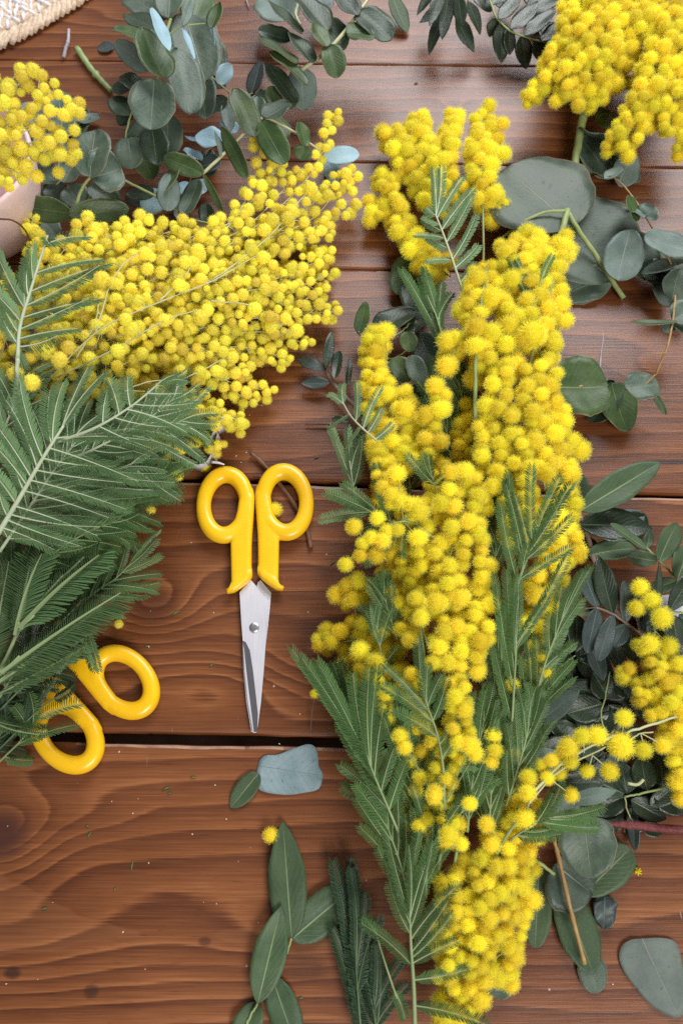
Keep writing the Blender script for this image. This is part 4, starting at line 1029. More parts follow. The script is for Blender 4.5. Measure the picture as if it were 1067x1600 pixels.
garland('thick yellow mimosa sprig with fluffy balls, right middle of the garland', (830, 1080, 15), [
    [[(800, 740, 52), (790, 680, 56), (780, 620, 56), (785, 570, 52)], 28], [[(850, 760, 48), (845, 700, 52), (830, 640, 54), (835, 580, 50)], 30], [[(885, 880, 34), (885, 820, 38), (880, 760, 42), (868, 690, 44), (865, 630, 42)], 20],
    [[(830, 1000, 40), (850, 930, 44), (865, 860, 44), (850, 790, 48)], 26], [[(820, 860, 50), (815, 800, 52), (820, 740, 54)], 28], [[(838, 1070, 36), (840, 1020, 40), (842, 960, 42)], 18], [[(770, 760, 50), (765, 700, 54), (760, 640, 52)], 22]],
    balls=[(893, 690, 42), (907, 704, 40), (900, 866, 42), (890, 740, 44), (846, 1047, 42), (838, 1062, 40), (836, 930, 54), (851, 1050, 44), (820, 977, 62, 15)], joins=[(885, 720, 36), (850, 950, 44), (840, 1040, 38), (818, 1000, 52)],
    fronds=[([(798, 960, 66), (808, 915, 70), (822, 875, 72), (832, 848, 72)], dict(kind='n', hw=7.5, r0=2.6, r1=1.4, ubase=0.05, tips=[
        (770, 788, 74, .35), (782, 740, 76, .55), (797, 755, 76, .6), (810, 770, 76, .8), (819, 728, 80, .97), (866, 740, 80, .99), (882, 748, 80, .93), (892, 770, 80, .8), (897, 812, 80, .68), (888, 850, 78, .40), (820, 850, 76, .5)])),
       ([(795, 1200, 46), (800, 1120, 58), (804, 1050, 66), (806, 1000, 70)], dict(kind='n', hw=7.5, r0=2.6, r1=1.4, ubase=0.1, tips=[
        (762, 990, 60, .3), (768, 900, 74, .5), (785, 890, 76, .62), (793, 910, 76, .8), (800, 930, 76, .9), (898, 876, 74, .95), (850, 930, 74, .9), (760, 1110, 50, .15), (815, 900, 76, .97)])),
       ([(825, 1130, 40), (850, 1040, 52), (865, 1000, 56), (880, 960, 58)], dict(kind='n', hw=7.5, r0=2.2, r1=1.2, ubase=0.3, tips=[(850, 960, 60, .5), (872, 915, 60, .7), (905, 890, 60, .8), (918, 882, 60, .85), (905, 930, 54, .6), (908, 942, 52, .5), (885, 1000, 46, .3), (890, 905, 60, .9)]))])
garland('slender yellow mimosa sprig on the left flank of the garland beside eucalyptus leaves', (640, 830, 15), [
    [[(615, 740, 36), (618, 680, 38), (600, 620, 36), (580, 570, 30), (592, 525, 26)], 21, 15.5], [[(640, 720, 32), (640, 660, 34), (620, 610, 32)], 20, 15.5], [[(600, 700, 32), (585, 640, 32), (575, 590, 28)], 15, 15],
    [[(655, 740, 40), (668, 690, 44), (680, 640, 46), (690, 595, 42)], 15, 16]],
    balls=[(602, 518, 28), (584, 520, 28), (632, 640, 44, 19), (680, 603, 50, 16), (690, 640, 50), (665, 650, 48), (688, 690, 48), (585, 700, 44, 17), (590, 712, 46, 17)], joins=[(605, 600, 34), (625, 660, 36), (680, 650, 44)], r=15.5,
    fronds=[([(590, 690, 52), (565, 668, 54), (548, 650, 52), (535, 628, 50)], dict(kind='p', hw=5.5, r0=1.8, r1=1.1, ubase=0, tips=[(617, 665, 52, .05), (600, 640, 54, .2), (585, 602, 56, .3), (566, 598, 56, .5), (530, 600, 52, .97), (516, 612, 50, .95), (520, 660, 36, .7), (540, 690, 36, .35)])),
       ([(560, 805, 30), (552, 760, 34), (546, 720, 36)], dict(kind='p', hw=6.5, r0=1.6, r1=1.0, ubase=0.1, tips=[(520, 664, 34, .4), (538, 668, 36, .6), (556, 676, 38, .8), (578, 690, 40, .5)]))])
garland('bright yellow mimosa sprig in the middle of the garland', (720, 1200, 15), [
    [[(680, 960, 56), (700, 880, 62), (720, 810, 64), (735, 750, 58)], 28], [[(745, 960, 54), (740, 890, 60), (735, 820, 62), (745, 760, 56)], 26], [[(660, 900, 52), (665, 840, 54), (670, 790, 52)], 24],
    [[(735, 1060, 62), (745, 990, 62), (750, 940, 58)], 24], [[(690, 1050, 58), (700, 980, 60), (695, 930, 58)], 24], [[(716, 1175, 62), (716, 1100, 66), (705, 1030, 62)], 20], [[(640, 1000, 44), (650, 940, 48), (645, 890, 48)], 20]],
    balls=[(703, 738, 72, 14), (728, 735, 72, 14), (702, 765, 72, 14), (690, 785, 70, 16), (748, 775, 68), (770, 760, 66), (650, 935, 64, 15), (658, 965, 66, 15), (682, 940, 66, 17), (720, 935, 66, 17), (640, 1000, 60, 14), (715, 1085, 58, 15), (677, 1036, 66, 14), (720, 1000, 62), (745, 970, 60)], joins=[(720, 770, 62), (680, 960, 58), (662, 990, 58)], r=16.5,
    stems=[([(690, 1250, 40), (670, 1120, 52), (665, 1040, 58), (655, 975, 60)], 2.4, 1.2)],
    fronds=[([(694, 1265, 56), (692, 1200, 62), (682, 1145, 66), (666, 1100, 68)], dict(kind='n', hw=8, r0=2.6, r1=1.4, ubase=0, tips=[
        (625, 1100, 66, .62), (606, 1060, 66, .78), (610, 1032, 66, .88), (640, 1000, 72, .98), (662, 1040, 72, .99), (684, 1052, 72, .97), (705, 1062, 70, .80), (735, 1108, 66, .55), (740, 1185, 58, .3), (728, 1130, 66, .42)])),
       ([(695, 830, 50), (685, 780, 56), (675, 745, 58)], dict(kind='n', hw=7, r0=1.8, r1=1.0, tips=[(632, 714, 58, .8), (650, 716, 60, .95), (690, 740, 60, .8), (664, 712, 60, .99)]))])
garland('yellow mimosa sprig bending out left with a separate cluster of light balls', (680, 860, 20), [
    [[(655, 820, 62), (625, 790, 64), (605, 760, 62), (595, 720, 56)], 14, 15]],
    balls=[(553, 823, 68, 14), (590, 810, 70, 14), (540, 882, 66, 13), (563, 868, 68, 13), (580, 840, 70, 13), (598, 845, 72, 15), (588, 868, 68, 14), (567, 850, 68, 13), (622, 828, 72, 12), (653, 840, 70, 17), (655, 800, 70, 16), (620, 740, 66, 16), (643, 790, 68, 16), (604, 830, 70, 13)], joins=[(570, 845, 68), (600, 828, 70), (630, 815, 68)], r=14,
    stems=[([(690, 850, 60), (640, 815, 68), (600, 825, 70), (572, 842, 68)], 2.0, 1.2)],
    fronds=[([(645, 835, 56), (610, 815, 60), (580, 800, 60)], dict(kind='n', hw=8.5, r0=2.2, r1=1.3, ubase=0, tips=[(640, 800, 62, .1), (582, 724, 62, .5), (540, 750, 58, .7), (512, 762, 54, .9), (515, 778, 52, .98), (500, 803, 50, .99), (560, 850, 50, .8), (575, 888, 46, .3), (620, 870, 54, .2)]))], )
garland('shaded yellow mimosa sprig sticking out left at the middle of the garland', (700, 1120, 10), [
    [[(640, 1000, 24), (590, 980, 26), (550, 990, 22), (505, 1005, 17)], 26, 16], [[(640, 960, 26), (590, 930, 28), (555, 915, 24), (535, 935, 18)], 24, 16], [[(640, 1060, 22), (600, 1040, 24), (560, 1040, 20), (540, 1070, 15)], 26, 16], [[(680, 960, 30), (640, 920, 32), (600, 890, 30)], 26, 16],
    [[(680, 1150, 22), (640, 1120, 22), (600, 1080, 20)], 20, 15], [[(690, 1250, 24), (670, 1190, 24), (650, 1130, 22)], 20, 15], [[(740, 1220, 22), (720, 1150, 26), (720, 1100, 26)], 20, 15], [[(640, 870, 34), (620, 840, 34), (640, 800, 36)], 20, 15]],
    balls=[(563, 1017, 46, 16), (587, 1036, 48, 17), (500, 1008, 18, 14), (510, 985, 18, 14), (492, 1084, 14, 8), (603, 1085, 58, 14), (600, 1105, 56, 14), (606, 1125, 54, 13), (590, 1065, 56, 13), (553, 935, 28)], joins=[(600, 1080, 44), (560, 1000, 28)], r=15,
    stems=[([(640, 1180, 42), (612, 1105, 44), (595, 1060, 46), (580, 1035, 46)], 2.0, 1.2)])
garland('sprig with long dark green fronds on the lower left of the garland', (630, 1330, 10), [],
    balls=[(678, 1245, 68, 14), (679, 1238, 66, 13), (700, 1303, 68, 15), (698, 1312, 66, 13), (735, 1165, 70, 17), (742, 1178, 68, 14), (733, 1255, 60, 12), (668, 1280, 56, 12), (625, 1150, 60, 14), (632, 1168, 60, 13), (655, 1290, 54, 12), (640, 1190, 52, 13)], joins=[(690, 1265, 54), (700, 1290, 56)], r=14,
    stems=[([(640, 1420, 30), (625, 1320, 40), (608, 1270, 44)], 2.8, 2.2), ([(680, 1400, 36), (690, 1310, 48), (692, 1255, 56)], 3.4, 2.6)],
    fronds=[([(622, 1300, 50), (606, 1262, 54), (590, 1225, 56), (578, 1195, 58)], dict(kind='n', hw=9.5, r0=2.4, r1=1.4, ubase=0, tips=[
        (470, 1008, 48, .75), (486, 1022, 52, .9), (502, 1028, 54, .97), (536, 1056, 58, .99), (560, 1046, 62, .98), (575, 1042, 62, .95), (592, 1098, 62, .8), (522, 1130, 46, .5), (525, 1105, 48, .6), (620, 1120, 60, .55), (545, 1185, 44, .25), (632, 1180, 58, .3)])),
       ([(660, 1320, 40), (640, 1290, 46), (605, 1262, 44)], dict(kind='b', hw=9.5, r0=2.0, r1=1.2, ubase=.4, tips=[(582, 1270, 42, .9), (530, 1238, 38, .98), (640, 1220, 52, .5), (575, 1262, 40, .95)])),
       ([(690, 1330, 40), (720, 1270, 50), (740, 1230, 52)], dict(kind='n', hw=8, r0=1.8, r1=1.0, ubase=0, tips=[(780, 1225, 54, .5), (788, 1205, 54, .8), (765, 1180, 56, .95), (720, 1190, 56, .7), (745, 1150, 56, .99), (800, 1160, 50, .9)]))])
garland('yellow mimosa sprig at the bottom of the garland, dense drooping balls', (700, 1640, 10), [
    [[(840, 1250, 34), (815, 1310, 38), (790, 1370, 38), (780, 1430, 34)], 32, 16], [[(800, 1300, 40), (770, 1370, 44), (755, 1440, 42), (740, 1510, 36)], 34, 16], [[(745, 1330, 36), (730, 1400, 40), (715, 1470, 38), (705, 1540, 32)], 32, 16],
    [[(820, 1330, 26), (810, 1400, 26), (795, 1470, 24), (790, 1530, 18)], 24, 16], [[(760, 1470, 36), (745, 1540, 34), (720, 1590, 28)], 26, 16], [[(700, 1360, 40), (705, 1420, 40), (690, 1500, 36)], 20, 15], [[(700, 1540, 28), (690, 1580, 26), (690, 1620, 24)], 18, 16]],
    balls=[(760, 1288, 54, 14), (805, 1280, 50, 15), (768, 1320, 52, 15), (735, 1255, 50, 12), (780, 1530, 30), (795, 1480, 30), (700, 1585, 34), (760, 1530, 34)], joins=[(780, 1320, 46), (770, 1500, 30)], r=16,
    stems=[([(740, 1400, 40), (790, 1310, 52), (830, 1250, 52), (870, 1205, 46)], 2.6, 1.6)],
    fronds=[([(648, 1610, 34), (646, 1540, 42), (642, 1480, 48), (640, 1430, 50)], dict(kind='n', hw=8.5, r0=4.2, r1=1.8, ubase=0, tips=[
        (765, 1584, 40, .18), (740, 1522, 44, .38), (712, 1465, 50, .52), (705, 1415, 54, .62), (702, 1375, 56, .74), (690, 1320, 58, .85), (668, 1308, 60, .97), (652, 1322, 60, .99), (596, 1388, 48, .8), (575, 1430, 40, .5), (590, 1280, 50, .96), (640, 1300, 58, .98), (715, 1440, 52, .57), (600, 1340, 50, .9)])),
       ([(620, 1560, 30), (600, 1500, 36), (585, 1450, 36)], dict(kind='n', hw=8, r0=2.0, r1=1.2, ubase=.3, tips=[(572, 1428, 34, .9), (640, 1590, 26, .1)]))])
garland('dark green mimosa frond lying flat at the bottom beside the lance leaves', (570, 1640, 4), [],
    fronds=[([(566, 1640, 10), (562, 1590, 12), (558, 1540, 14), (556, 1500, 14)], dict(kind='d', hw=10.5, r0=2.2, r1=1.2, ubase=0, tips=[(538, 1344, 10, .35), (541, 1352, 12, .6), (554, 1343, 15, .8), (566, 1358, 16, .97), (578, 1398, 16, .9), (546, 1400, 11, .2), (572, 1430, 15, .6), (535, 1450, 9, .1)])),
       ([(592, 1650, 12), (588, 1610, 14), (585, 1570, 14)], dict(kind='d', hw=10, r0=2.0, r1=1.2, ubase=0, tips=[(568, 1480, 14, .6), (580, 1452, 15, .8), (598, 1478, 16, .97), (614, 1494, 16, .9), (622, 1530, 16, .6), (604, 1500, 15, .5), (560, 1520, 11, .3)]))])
garland('bright green mimosa frond reaching right beneath the lone mimosa twig', (790, 1360, 20), [], fronds=[
    ([(770, 1345, 44), (800, 1310, 50), (832, 1290, 52), (860, 1275, 50)], dict(kind='b', hw=8.5, r0=2.0, r1=1.2, ubase=.2, tips=[(873, 1318, 46, .4), (870, 1308, 48, .5), (935, 1302, 44, .8), (946, 1276, 46, .97), (930, 1290, 46, .9), (890, 1232, 54, .8), (870, 1245, 54, .7), (915, 1285, 48, .95)])),
    ([(800, 1290, 46), (815, 1240, 50), (830, 1200, 50)], dict(kind='n', hw=6.5, r0=1.6, r1=1.0, tips=[(790, 1210, 50, .3), (845, 1190, 50, .9), (826, 1130, 46, .97), (838, 1090, 46, .9), (805, 1190, 52, .6)])), ])
garland('half buried mimosa sprig with dark fronds filling the notch of the garland', (720, 800, 8), [
    [[(725, 740, 20), (722, 690, 24), (732, 640, 26)], 13, 14], [[(650, 900, 40), (655, 840, 44), (648, 790, 46)], 24, 16], [[(620, 960, 36), (630, 900, 40), (625, 850, 42)], 24, 16], [[(600, 800, 34), (605, 760, 38), (600, 715, 38)], 16, 15], [[(690, 800, 40), (680, 760, 42), (690, 720, 40)], 16, 15]],
    fronds=[([(720, 760, 16), (705, 700, 20), (690, 650, 22), (680, 600, 22)], dict(L=90, n=8, a0=26, a1=10, kind='n', hw=7.5, r0=2.2, r1=1.2)), ([(735, 700, 22), (725, 640, 26), (715, 590, 28)], dict(L=80, n=7, a0=24, a1=10, kind='n', hw=7, r0=2.0, r1=1.2)), ([(640, 780, 14), (640, 720, 18), (650, 670, 20)], dict(L=80, n=7, a0=26, a1=10, kind='n', hw=7.5, r0=2.0, r1=1.2)), ([(770, 900, 30), (775, 850, 34), (780, 800, 36)], dict(L=80, n=6, a0=24, a1=10, kind='n', hw=7, r0=2.0, r1=1.2))])
garland('tangle of narrow dark fronds filling the lower middle of the garland', (700, 1380, 10), [
    [[(715, 1330, 46), (690, 1250, 52), (705, 1170, 58)], 22, 14], [[(660, 1300, 32), (640, 1210, 38), (622, 1120, 40)], 20, 14], [[(800, 1300, 38), (780, 1220, 42), (772, 1140, 44)], 18, 14], [[(690, 1200, 48), (660, 1130, 52), (640, 1060, 54)], 20, 15],
    [[(670, 1330, 22), (660, 1260, 26), (655, 1190, 26)], 16, 14], [[(740, 1260, 24), (735, 1200, 28), (725, 1150, 30)], 16, 14]],
    balls=[(655, 1215, 56, 13), (650, 1235, 52, 13), (770, 1150, 58, 14), (772, 1172, 58, 15), (766, 1190, 56, 13), (805, 1180, 52, 12), (763, 1130, 40, 13), (800, 1070, 50, 12), (660, 1320, 44, 11), (735, 1255, 56, 12), (690, 1215, 50, 12)], joins=[(700, 1230, 46), (760, 1200, 40), (650, 1200, 42)], r=13,
    stems=[([(700, 1400, 34), (715, 1320, 44), (730, 1240, 50)], 3.0, 2.2), ([(760, 1330, 34), (770, 1250, 42), (775, 1180, 46)], 2.4, 1.8)],
    fronds=[([(760, 1330, 40), (765, 1270, 46), (768, 1210, 50), (770, 1160, 52)], dict(L=120, n=8, a0=24, a1=9, kind='n', hw=7, r0=2.2, r1=1.2)),
       ([(730, 1300, 46), (735, 1240, 52), (745, 1180, 54), (755, 1130, 54)], dict(L=120, n=8, a0=24, a1=9, kind='n', hw=7, r0=2.2, r1=1.2)),
       ([(660, 1300, 44), (650, 1240, 50), (640, 1190, 52), (632, 1150, 52)], dict(L=120, n=8, a0=24, a1=9, kind='n', hw=7.5, r0=2.2, r1=1.2)),
       ([(700, 1320, 34), (690, 1240, 38), (680, 1170, 40), (672, 1110, 40)], dict(L=130, n=8, a0=28, a1=10, kind='n', hw=7.5, r0=2.2, r1=1.2)),
       ([(770, 1200, 30), (775, 1130, 36), (780, 1070, 40), (785, 1010, 40)], dict(L=130, n=8, a0=26, a1=9, kind='n', hw=7.5, r0=2.2, r1=1.2)),
       ([(810, 1200, 36), (820, 1140, 42), (840, 1080, 46), (860, 1020, 48)], dict(L=110, n=8, a0=24, a1=9, kind='n', hw=7, r0=2.2, r1=1.2)),
       ([(790, 1260, 50), (806, 1210, 56), (820, 1160, 58), (828, 1120, 56)], dict(L=100, n=7, a0=24, a1=8, kind='n', hw=6.5, r0=2.0, r1=1.2)),
       ([(640, 1420, 40), (625, 1350, 46), (608, 1300, 48), (600, 1270, 48)], dict(L=110, n=7, a0=28, a1=12, kind='b', hw=8.5, r0=2.2, r1=1.2)),
       ([(665, 1400, 44), (668, 1340, 50), (680, 1290, 54), (690, 1250, 54)], dict(L=100, n=7, a0=24, a1=10, kind='n', hw=7.5, r0=2.2, r1=1.2)),
       ([(560, 1180, 20), (545, 1120, 26), (530, 1080, 28)], dict(L=90, n=7, a0=22, a1=8, kind='n', hw=8.5, r0=2.0, r1=1.2)),
       ([(620, 1000, 40), (608, 960, 44), (600, 930, 44)], dict(L=70, n=5, a0=24, a1=9, kind='n', hw=6.5, r0=1.6, r1=1.0)),
       ([(600, 1060, 40), (592, 1000, 46), (585, 970, 46)], dict(L=60, n=4, a0=24, a1=9, kind='n', hw=6.5, r0=1.6, r1=1.0))])
# lone twig with separately readable balls
s = Sprig('mimosa_sprig', 'lone mimosa twig with single round balls crossing the dark leaves', 'mimosa', (760, 1350, 40), 'mimosa sprigs', 'stempale')
p1 = [(690, 1330, 46), (780, 1300, 54), (830, 1240, 58), (880, 1190, 60), (940, 1158, 62), (1000, 1138, 62), (1056, 1120, 60)]
s.stem(p1[2:], 2.4, 1.8, 24); s.stem([(800, 1290, 52), (850, 1225, 58), (890, 1195, 60), (920, 1180, 61), (945, 1167, 61)], 1.8, 1.2, 16); s.stem([(985, 1155, 60), (1000, 1146, 60), (1020, 1144, 60)], 1.4, 1.0, 8)
s.balls([(910, 1150, 66, 15), (933, 1149, 66, 15), (888, 1168, 64, 18), (970, 1165, 62, 21), (975, 1122, 64, 15), (1005, 1172, 58, 15), (952, 1205, 58, 15), (917, 1205, 56, 13), (891, 1190, 62, 14), (862, 1188, 60, 13), (874, 1208, 54, 12), (855, 1215, 58, 12), (892, 1242, 52, 14), (825, 1215, 60, 16), (824, 1238, 62, 15), (820, 1278, 58, 16), (808, 1245, 50, 15), (845, 1196, 56, 13), (1035, 1165, 54, 15), (880, 1178, 58, 14)], 14, [(830, 1240, 58), (855, 1215, 58), (880, 1190, 60), (912, 1176, 61), (940, 1158, 62), (970, 1150, 62), (1000, 1145, 60), (925, 1180, 60)])
s.done()
# lower right
garland('yellow mimosa sprig leaning in over dark leaves at the right edge', (1090, 1200, 10), [
    [[(1060, 1160, 36), (1045, 1100, 40), (1030, 1050, 40), (1012, 1005, 36)], 24, 15.5], [[(1080, 1140, 34), (1070, 1080, 38), (1055, 1030, 38)], 20, 15.5], [[(1070, 1230, 28), (1065, 1190, 32), (1050, 1150, 34)], 20, 15.5], [[(1030, 1120, 36), (1005, 1085, 36), (978, 1048, 30)], 13, 14.5], [[(1070, 1210, 24), (1062, 1240, 20)], 14, 15]],
    balls=[(1000, 918, 46, 15), (1018, 938, 48, 15), (994, 950, 44, 14), (1034, 965, 50, 18), (1015, 1005, 44), (1062, 1248, 30, 14), (1058, 1222, 32), (1044, 1010, 42)], joins=[(1008, 938, 42), (1022, 985, 42), (1055, 1200, 28)],
    stems=[([(1040, 1060, 40), (1022, 985, 42), (1008, 935, 42)], 1.6, 1.2)])
# top right
TRG = [('drooping yellow mimosa sprig at the top right, left half', (930, -60, 20), [
    [[(930, -40, 50), (900, 20, 56), (870, 80, 52), (845, 125, 42), (826, 155, 34)], 17, 14], [[(950, -40, 52), (925, 30, 60), (900, 100, 54), (885, 160, 40)], 27, 14], [[(980, -30, 52), (960, 40, 58), (935, 110, 50), (918, 160, 36)], 26, 14], [[(900, -10, 44), (890, 60, 44), (880, 120, 38)], 22, 14], [[(960, 80, 46), (945, 120, 42), (935, 160, 32)], 22, 14], [[(930, 0, 40), (930, 60, 40), (920, 120, 36)], 28, 14], [[(985, -30, 52), (985, 40, 54), (972, 110, 44)], 24, 14], [[(970, -30, 40), (975, 60, 42), (960, 130, 34)], 26, 14]]),
       ('drooping yellow mimosa sprig at the top right corner, right half', (1040, -60, 20), [
    [[(1010, -40, 56), (1000, 20, 60), (1000, 60, 58)], 28, 14], [[(1050, -30, 58), (1040, 50, 62), (1020, 120, 58), (990, 180, 46), (963, 238, 32)], 25, 14], [[(1080, 0, 56), (1070, 80, 58), (1050, 150, 50), (1030, 205, 38)], 26, 14], [[(1040, 20, 46), (1030, 90, 46), (1010, 150, 40)], 28, 14], [[(1090, 120, 46), (1075, 180, 42), (1062, 235, 32)], 16, 14], [[(1020, 100, 60), (1010, 160, 50), (985, 210, 40)], 20, 14]])]
for lab, base, rac in TRG:
    garland(lab, base, rac, r=14, stems=[([base, rac[1][0][0]], 4, 2.5, 8)])

# ---- eucalyptus, upper left
def sprig(name, label, base, stems, leaves, sm='stem', cat='eucalyptus', group='eucalyptus sprigs', lname='leaf'):
    s = Sprig(name, label, cat, base, group, sm); s.sep = True
    for a in stems: s.stem(*a)
    for l in leaves:
        b, t, w = l[0], l[1], l[2]; kw = dict(l[3]) if len(l) > 3 else {}
        s.leaf(b, t, w, name=lname, **kw)
    s.done(); return s
rd = (.46, .5); el = (.55, .6)
sprig('eucalyptus_sprig', 'eucalyptus sprig with big round grey leaves and a pale blue tip, top left', (250, 150, 5), [
    ([(246, 128, 62), (255, 70, 70), (270, 20, 60), (280, -30, 40)], 2.2, 3.0), ([(254, 66, 86), (270, 50, 90), (288, 40, 92), (325, 37, 92), (345, 36, 92)], 1.4, .9), ([(193, 228, 30), (202, 190, 44), (220, 150, 52), (240, 125, 58)], 1.5, 1.8), ([(300, 90, 40), (340, 128, 30), (370, 150, 22), (395, 146, 18)], 1.4, 1.2)], [
    ((241, 124, 72), (236, 203, 60), 72, dict(ab=rd, mat='euc', roll=-6)),
    ((258, 122, 76), (224, 44, 84), 60, dict(ab=rd, mat='eucg', roll=22, cup=.2)),
    ((278, 76, 62), (300, 178, 52), 62, dict(ab=rd, mat='euc', roll=-24)),
    ((290, 22, 58), (322, 128, 48), 82, dict(ab=rd, mat='euc', roll=-8)),
    ((240, 62, 66), (178, 44, 64), 46, dict(ab=rd, mat='eucg', roll=20)), ((232, 108, 58), (180, 66, 60), 34, dict(ab=rd, mat='eucp', roll=-50)),
    ((250, 45, 60), (196, 22, 58), 44, dict(ab=rd, mat='eucd', roll=10)), ((262, 30, 50), (196, -10, 46), 60, dict(ab=rd, mat='euc')),
    ((264, 28, 64), (268, -30, 60), 50, dict(ab=rd, mat='euc')), ((300, 40, 50), (318, -20, 50), 56, dict(ab=rd, mat='eucg', roll=15)),
    ((264, 79, 92), (237, 12, 92), 24, dict(ab=el, mat='eucb', roll=25)), ((286, 42, 92), (304, 92, 88), 15, dict(ab=el, mat='eucb', roll=-45)),
    ((286, 40, 94), (303, -6, 98), 16, dict(ab=el, mat='eucp', roll=40)), ((330, 44, 94), (342, 4, 96), 26, dict(ab=rd, mat='eucg', roll=-10)), ((327, 34, 93), (335, 70, 86), 9, dict(ab=el, mat='eucb', roll=55)),
    ((330, 60, 40), (346, 106, 34), 34, dict(ab=rd, mat='eucd')), ((340, 130, 30), (362, 100, 36), 26, dict(ab=el, mat='eucb', roll=50)), ((352, 138, 26), (322, 122, 26), 24, dict(ab=el, mat='eucd')),
    ((355, 152, 22), (318, 178, 18), 26, dict(ab=el, mat='eucd', roll=-15)), ((312, 110, 36), (322, 186, 26), 46, dict(ab=rd, mat='euc')), ((352, 160, 20), (360, 205, 14), 22, dict(ab=el, mat='eucp')),
    ((205, 180, 44), (176, 152, 40), 38, dict(ab=rd, mat='eucd')), ((206, 176, 38), (186, 196, 34), 34, dict(ab=rd, mat='eucd')), ((205, 140, 46), (176, 136, 42), 28, dict(ab=rd, mat='eucd')), ((220, 140, 44), (190, 118, 48), 40, dict(ab=rd, mat='eucd', roll=15)),
    ((200, 215, 36), (208, 264, 30), 48, dict(ab=rd, mat='euc')), ((238, 200, 44), (246, 258, 36), 46, dict(ab=rd, mat='eucd')), ((262, 180, 40), (262, 246, 34), 50, dict(ab=rd, mat='euc')), ((215, 225, 28), (240, 280, 22), 40, dict(ab=rd, mat='eucg')),
    ((225, 190, 34), (200, 240, 28), 36, dict(ab=rd, mat='euc'))])
sprig('eucalyptus_sprig', 'eucalyptus sprig with a large oval grey leaf beside the pink vase', (110, 340, 5), [
    ([(118, 334, 48), (126, 300, 54), (141, 276, 60)], 3.0, 2.4), ([(80, 300, 20), (92, 285, 24), (115, 270, 30)], 1.2, 1.0), ([(118, 334, 48), (112, 345, 44), (120, 370, 30)], 2.6, 2.6)], [
    ((141, 277, 62), (150, 203, 66), 66, dict(ab=rd, mat='euc', roll=-10)), ((142, 277, 61), (190, 262, 58), 78, dict(ab=(.5, .45), mat='euc', roll=14)),
    ((112, 334, 50), (28, 322, 44), 40, dict(ab=rd, mat='eucg', roll=-34)), ((108, 336, 52), (202, 326, 46), 40, dict(ab=rd, mat='eucg', roll=34, cup=.15)),
    ((90, 285, 24), (56, 262, 20), 40, dict(ab=rd, mat='euc')), ((92, 285, 24), (84, 318, 20), 46, dict(ab=rd, mat='eucd')), ((100, 285, 30), (118, 248, 32), 44, dict(ab=rd, mat='euc')), ((105, 292, 26), (130, 320, 22), 46, dict(ab=rd, mat='euc')), ((140, 290, 28), (185, 320, 20), 44, dict(ab=rd, mat='eucd')),
    ((92, 240, 30), (60, 212, 34), 44, dict(ab=rd, mat='eucp')), ((120, 235, 24), (138, 208, 24), 30, dict(ab=rd, mat='eucd')), ((70, 345, 20), (90, 372, 14), 34, dict(ab=rd, mat='eucp'))])
sprig('eucalyptus_sprig', 'eucalyptus leaves lying behind the mimosa of the vase', (100, 220, 3), [([(95, 235, 4), (110, 205, 6), (140, 182, 5)], 1.0, .7)], [
    ((100, 215, 10), (92, 142, 8), 52, dict(ab=rd, mat='euc')), ((112, 215, 6), (128, 165, 5), 44, dict(ab=rd, mat='eucd')), ((120, 188, 8), (156, 182, 5), 22, dict(ab=rd, mat='eucp')), ((60, 205, 12), (50, 160, 14), 50, dict(ab=rd, mat='eucp')), ((86, 250, 12), (110, 225, 12), 40, dict(ab=rd, mat='eucp'))])
sprig('eucalyptus_sprig', 'thin eucalyptus twig with small oval leaves above the left mimosa bunch', (320, 350, 5), [
    ([(175, 272, 34), (215, 292, 34), (245, 308, 34), (290, 338, 32), (335, 352, 26)], 2.0, 1.8)], [
    ((248, 312, 36), (280, 262, 46), 34, dict(ab=rd, mat='eucg', roll=-30)), ((262, 330, 36), (266, 272, 44), 36, dict(ab=rd, mat='eucp', roll=20)), ((286, 334, 36), (310, 280, 40), 36, dict(ab=rd, mat='euc', roll=-14)), ((240, 305, 30), (200, 300, 22), 34, dict(ab=rd, mat='eucd')), ((225, 330, 18), (255, 300, 20), 38, dict(ab=rd, mat='eucb', roll=30)), ((228, 322, 12), (205, 300, 8), 36, dict(ab=rd, mat='blued')), ((325, 350, 24), (322, 318, 28), 26, dict(ab=rd, mat='eucd'))])
sprig('eucalyptus_sprig', 'eucalyptus sprig with curled blue leaves between the oval green ones', (300, 270, 3), [([(345, 215, 10), (318, 245, 12), (300, 275, 10), (285, 330, 8)], 1.3, 1.0)], [
    ((347, 220, 26), (306, 212, 24), 40, dict(ab=rd, mat='eucb', roll=-8)), ((325, 225, 18), (288, 212, 18), 18, dict(ab=el, mat='eucb', roll=35)), ((315, 250, 16), (288, 232, 18), 28, dict(ab=rd, mat='eucb', roll=30)), ((312, 262, 12), (345, 250, 14), 34, dict(ab=rd, mat='blued')), ((300, 285, 10), (322, 300, 8), 28, dict(ab=rd, mat='eucb')), ((300, 290, 12), (270, 300, 14), 24, dict(ab=rd, mat='eucb')), ((325, 232, 10), (330, 275, 8), 26, dict(ab=rd, mat='eucd')), ((290, 310, 8), (280, 345, 6), 30, dict(ab=rd, mat='blued')), ((372, 205, 8), (345, 190, 10), 26, dict(ab=el, mat='eucb'))], 'stemred')
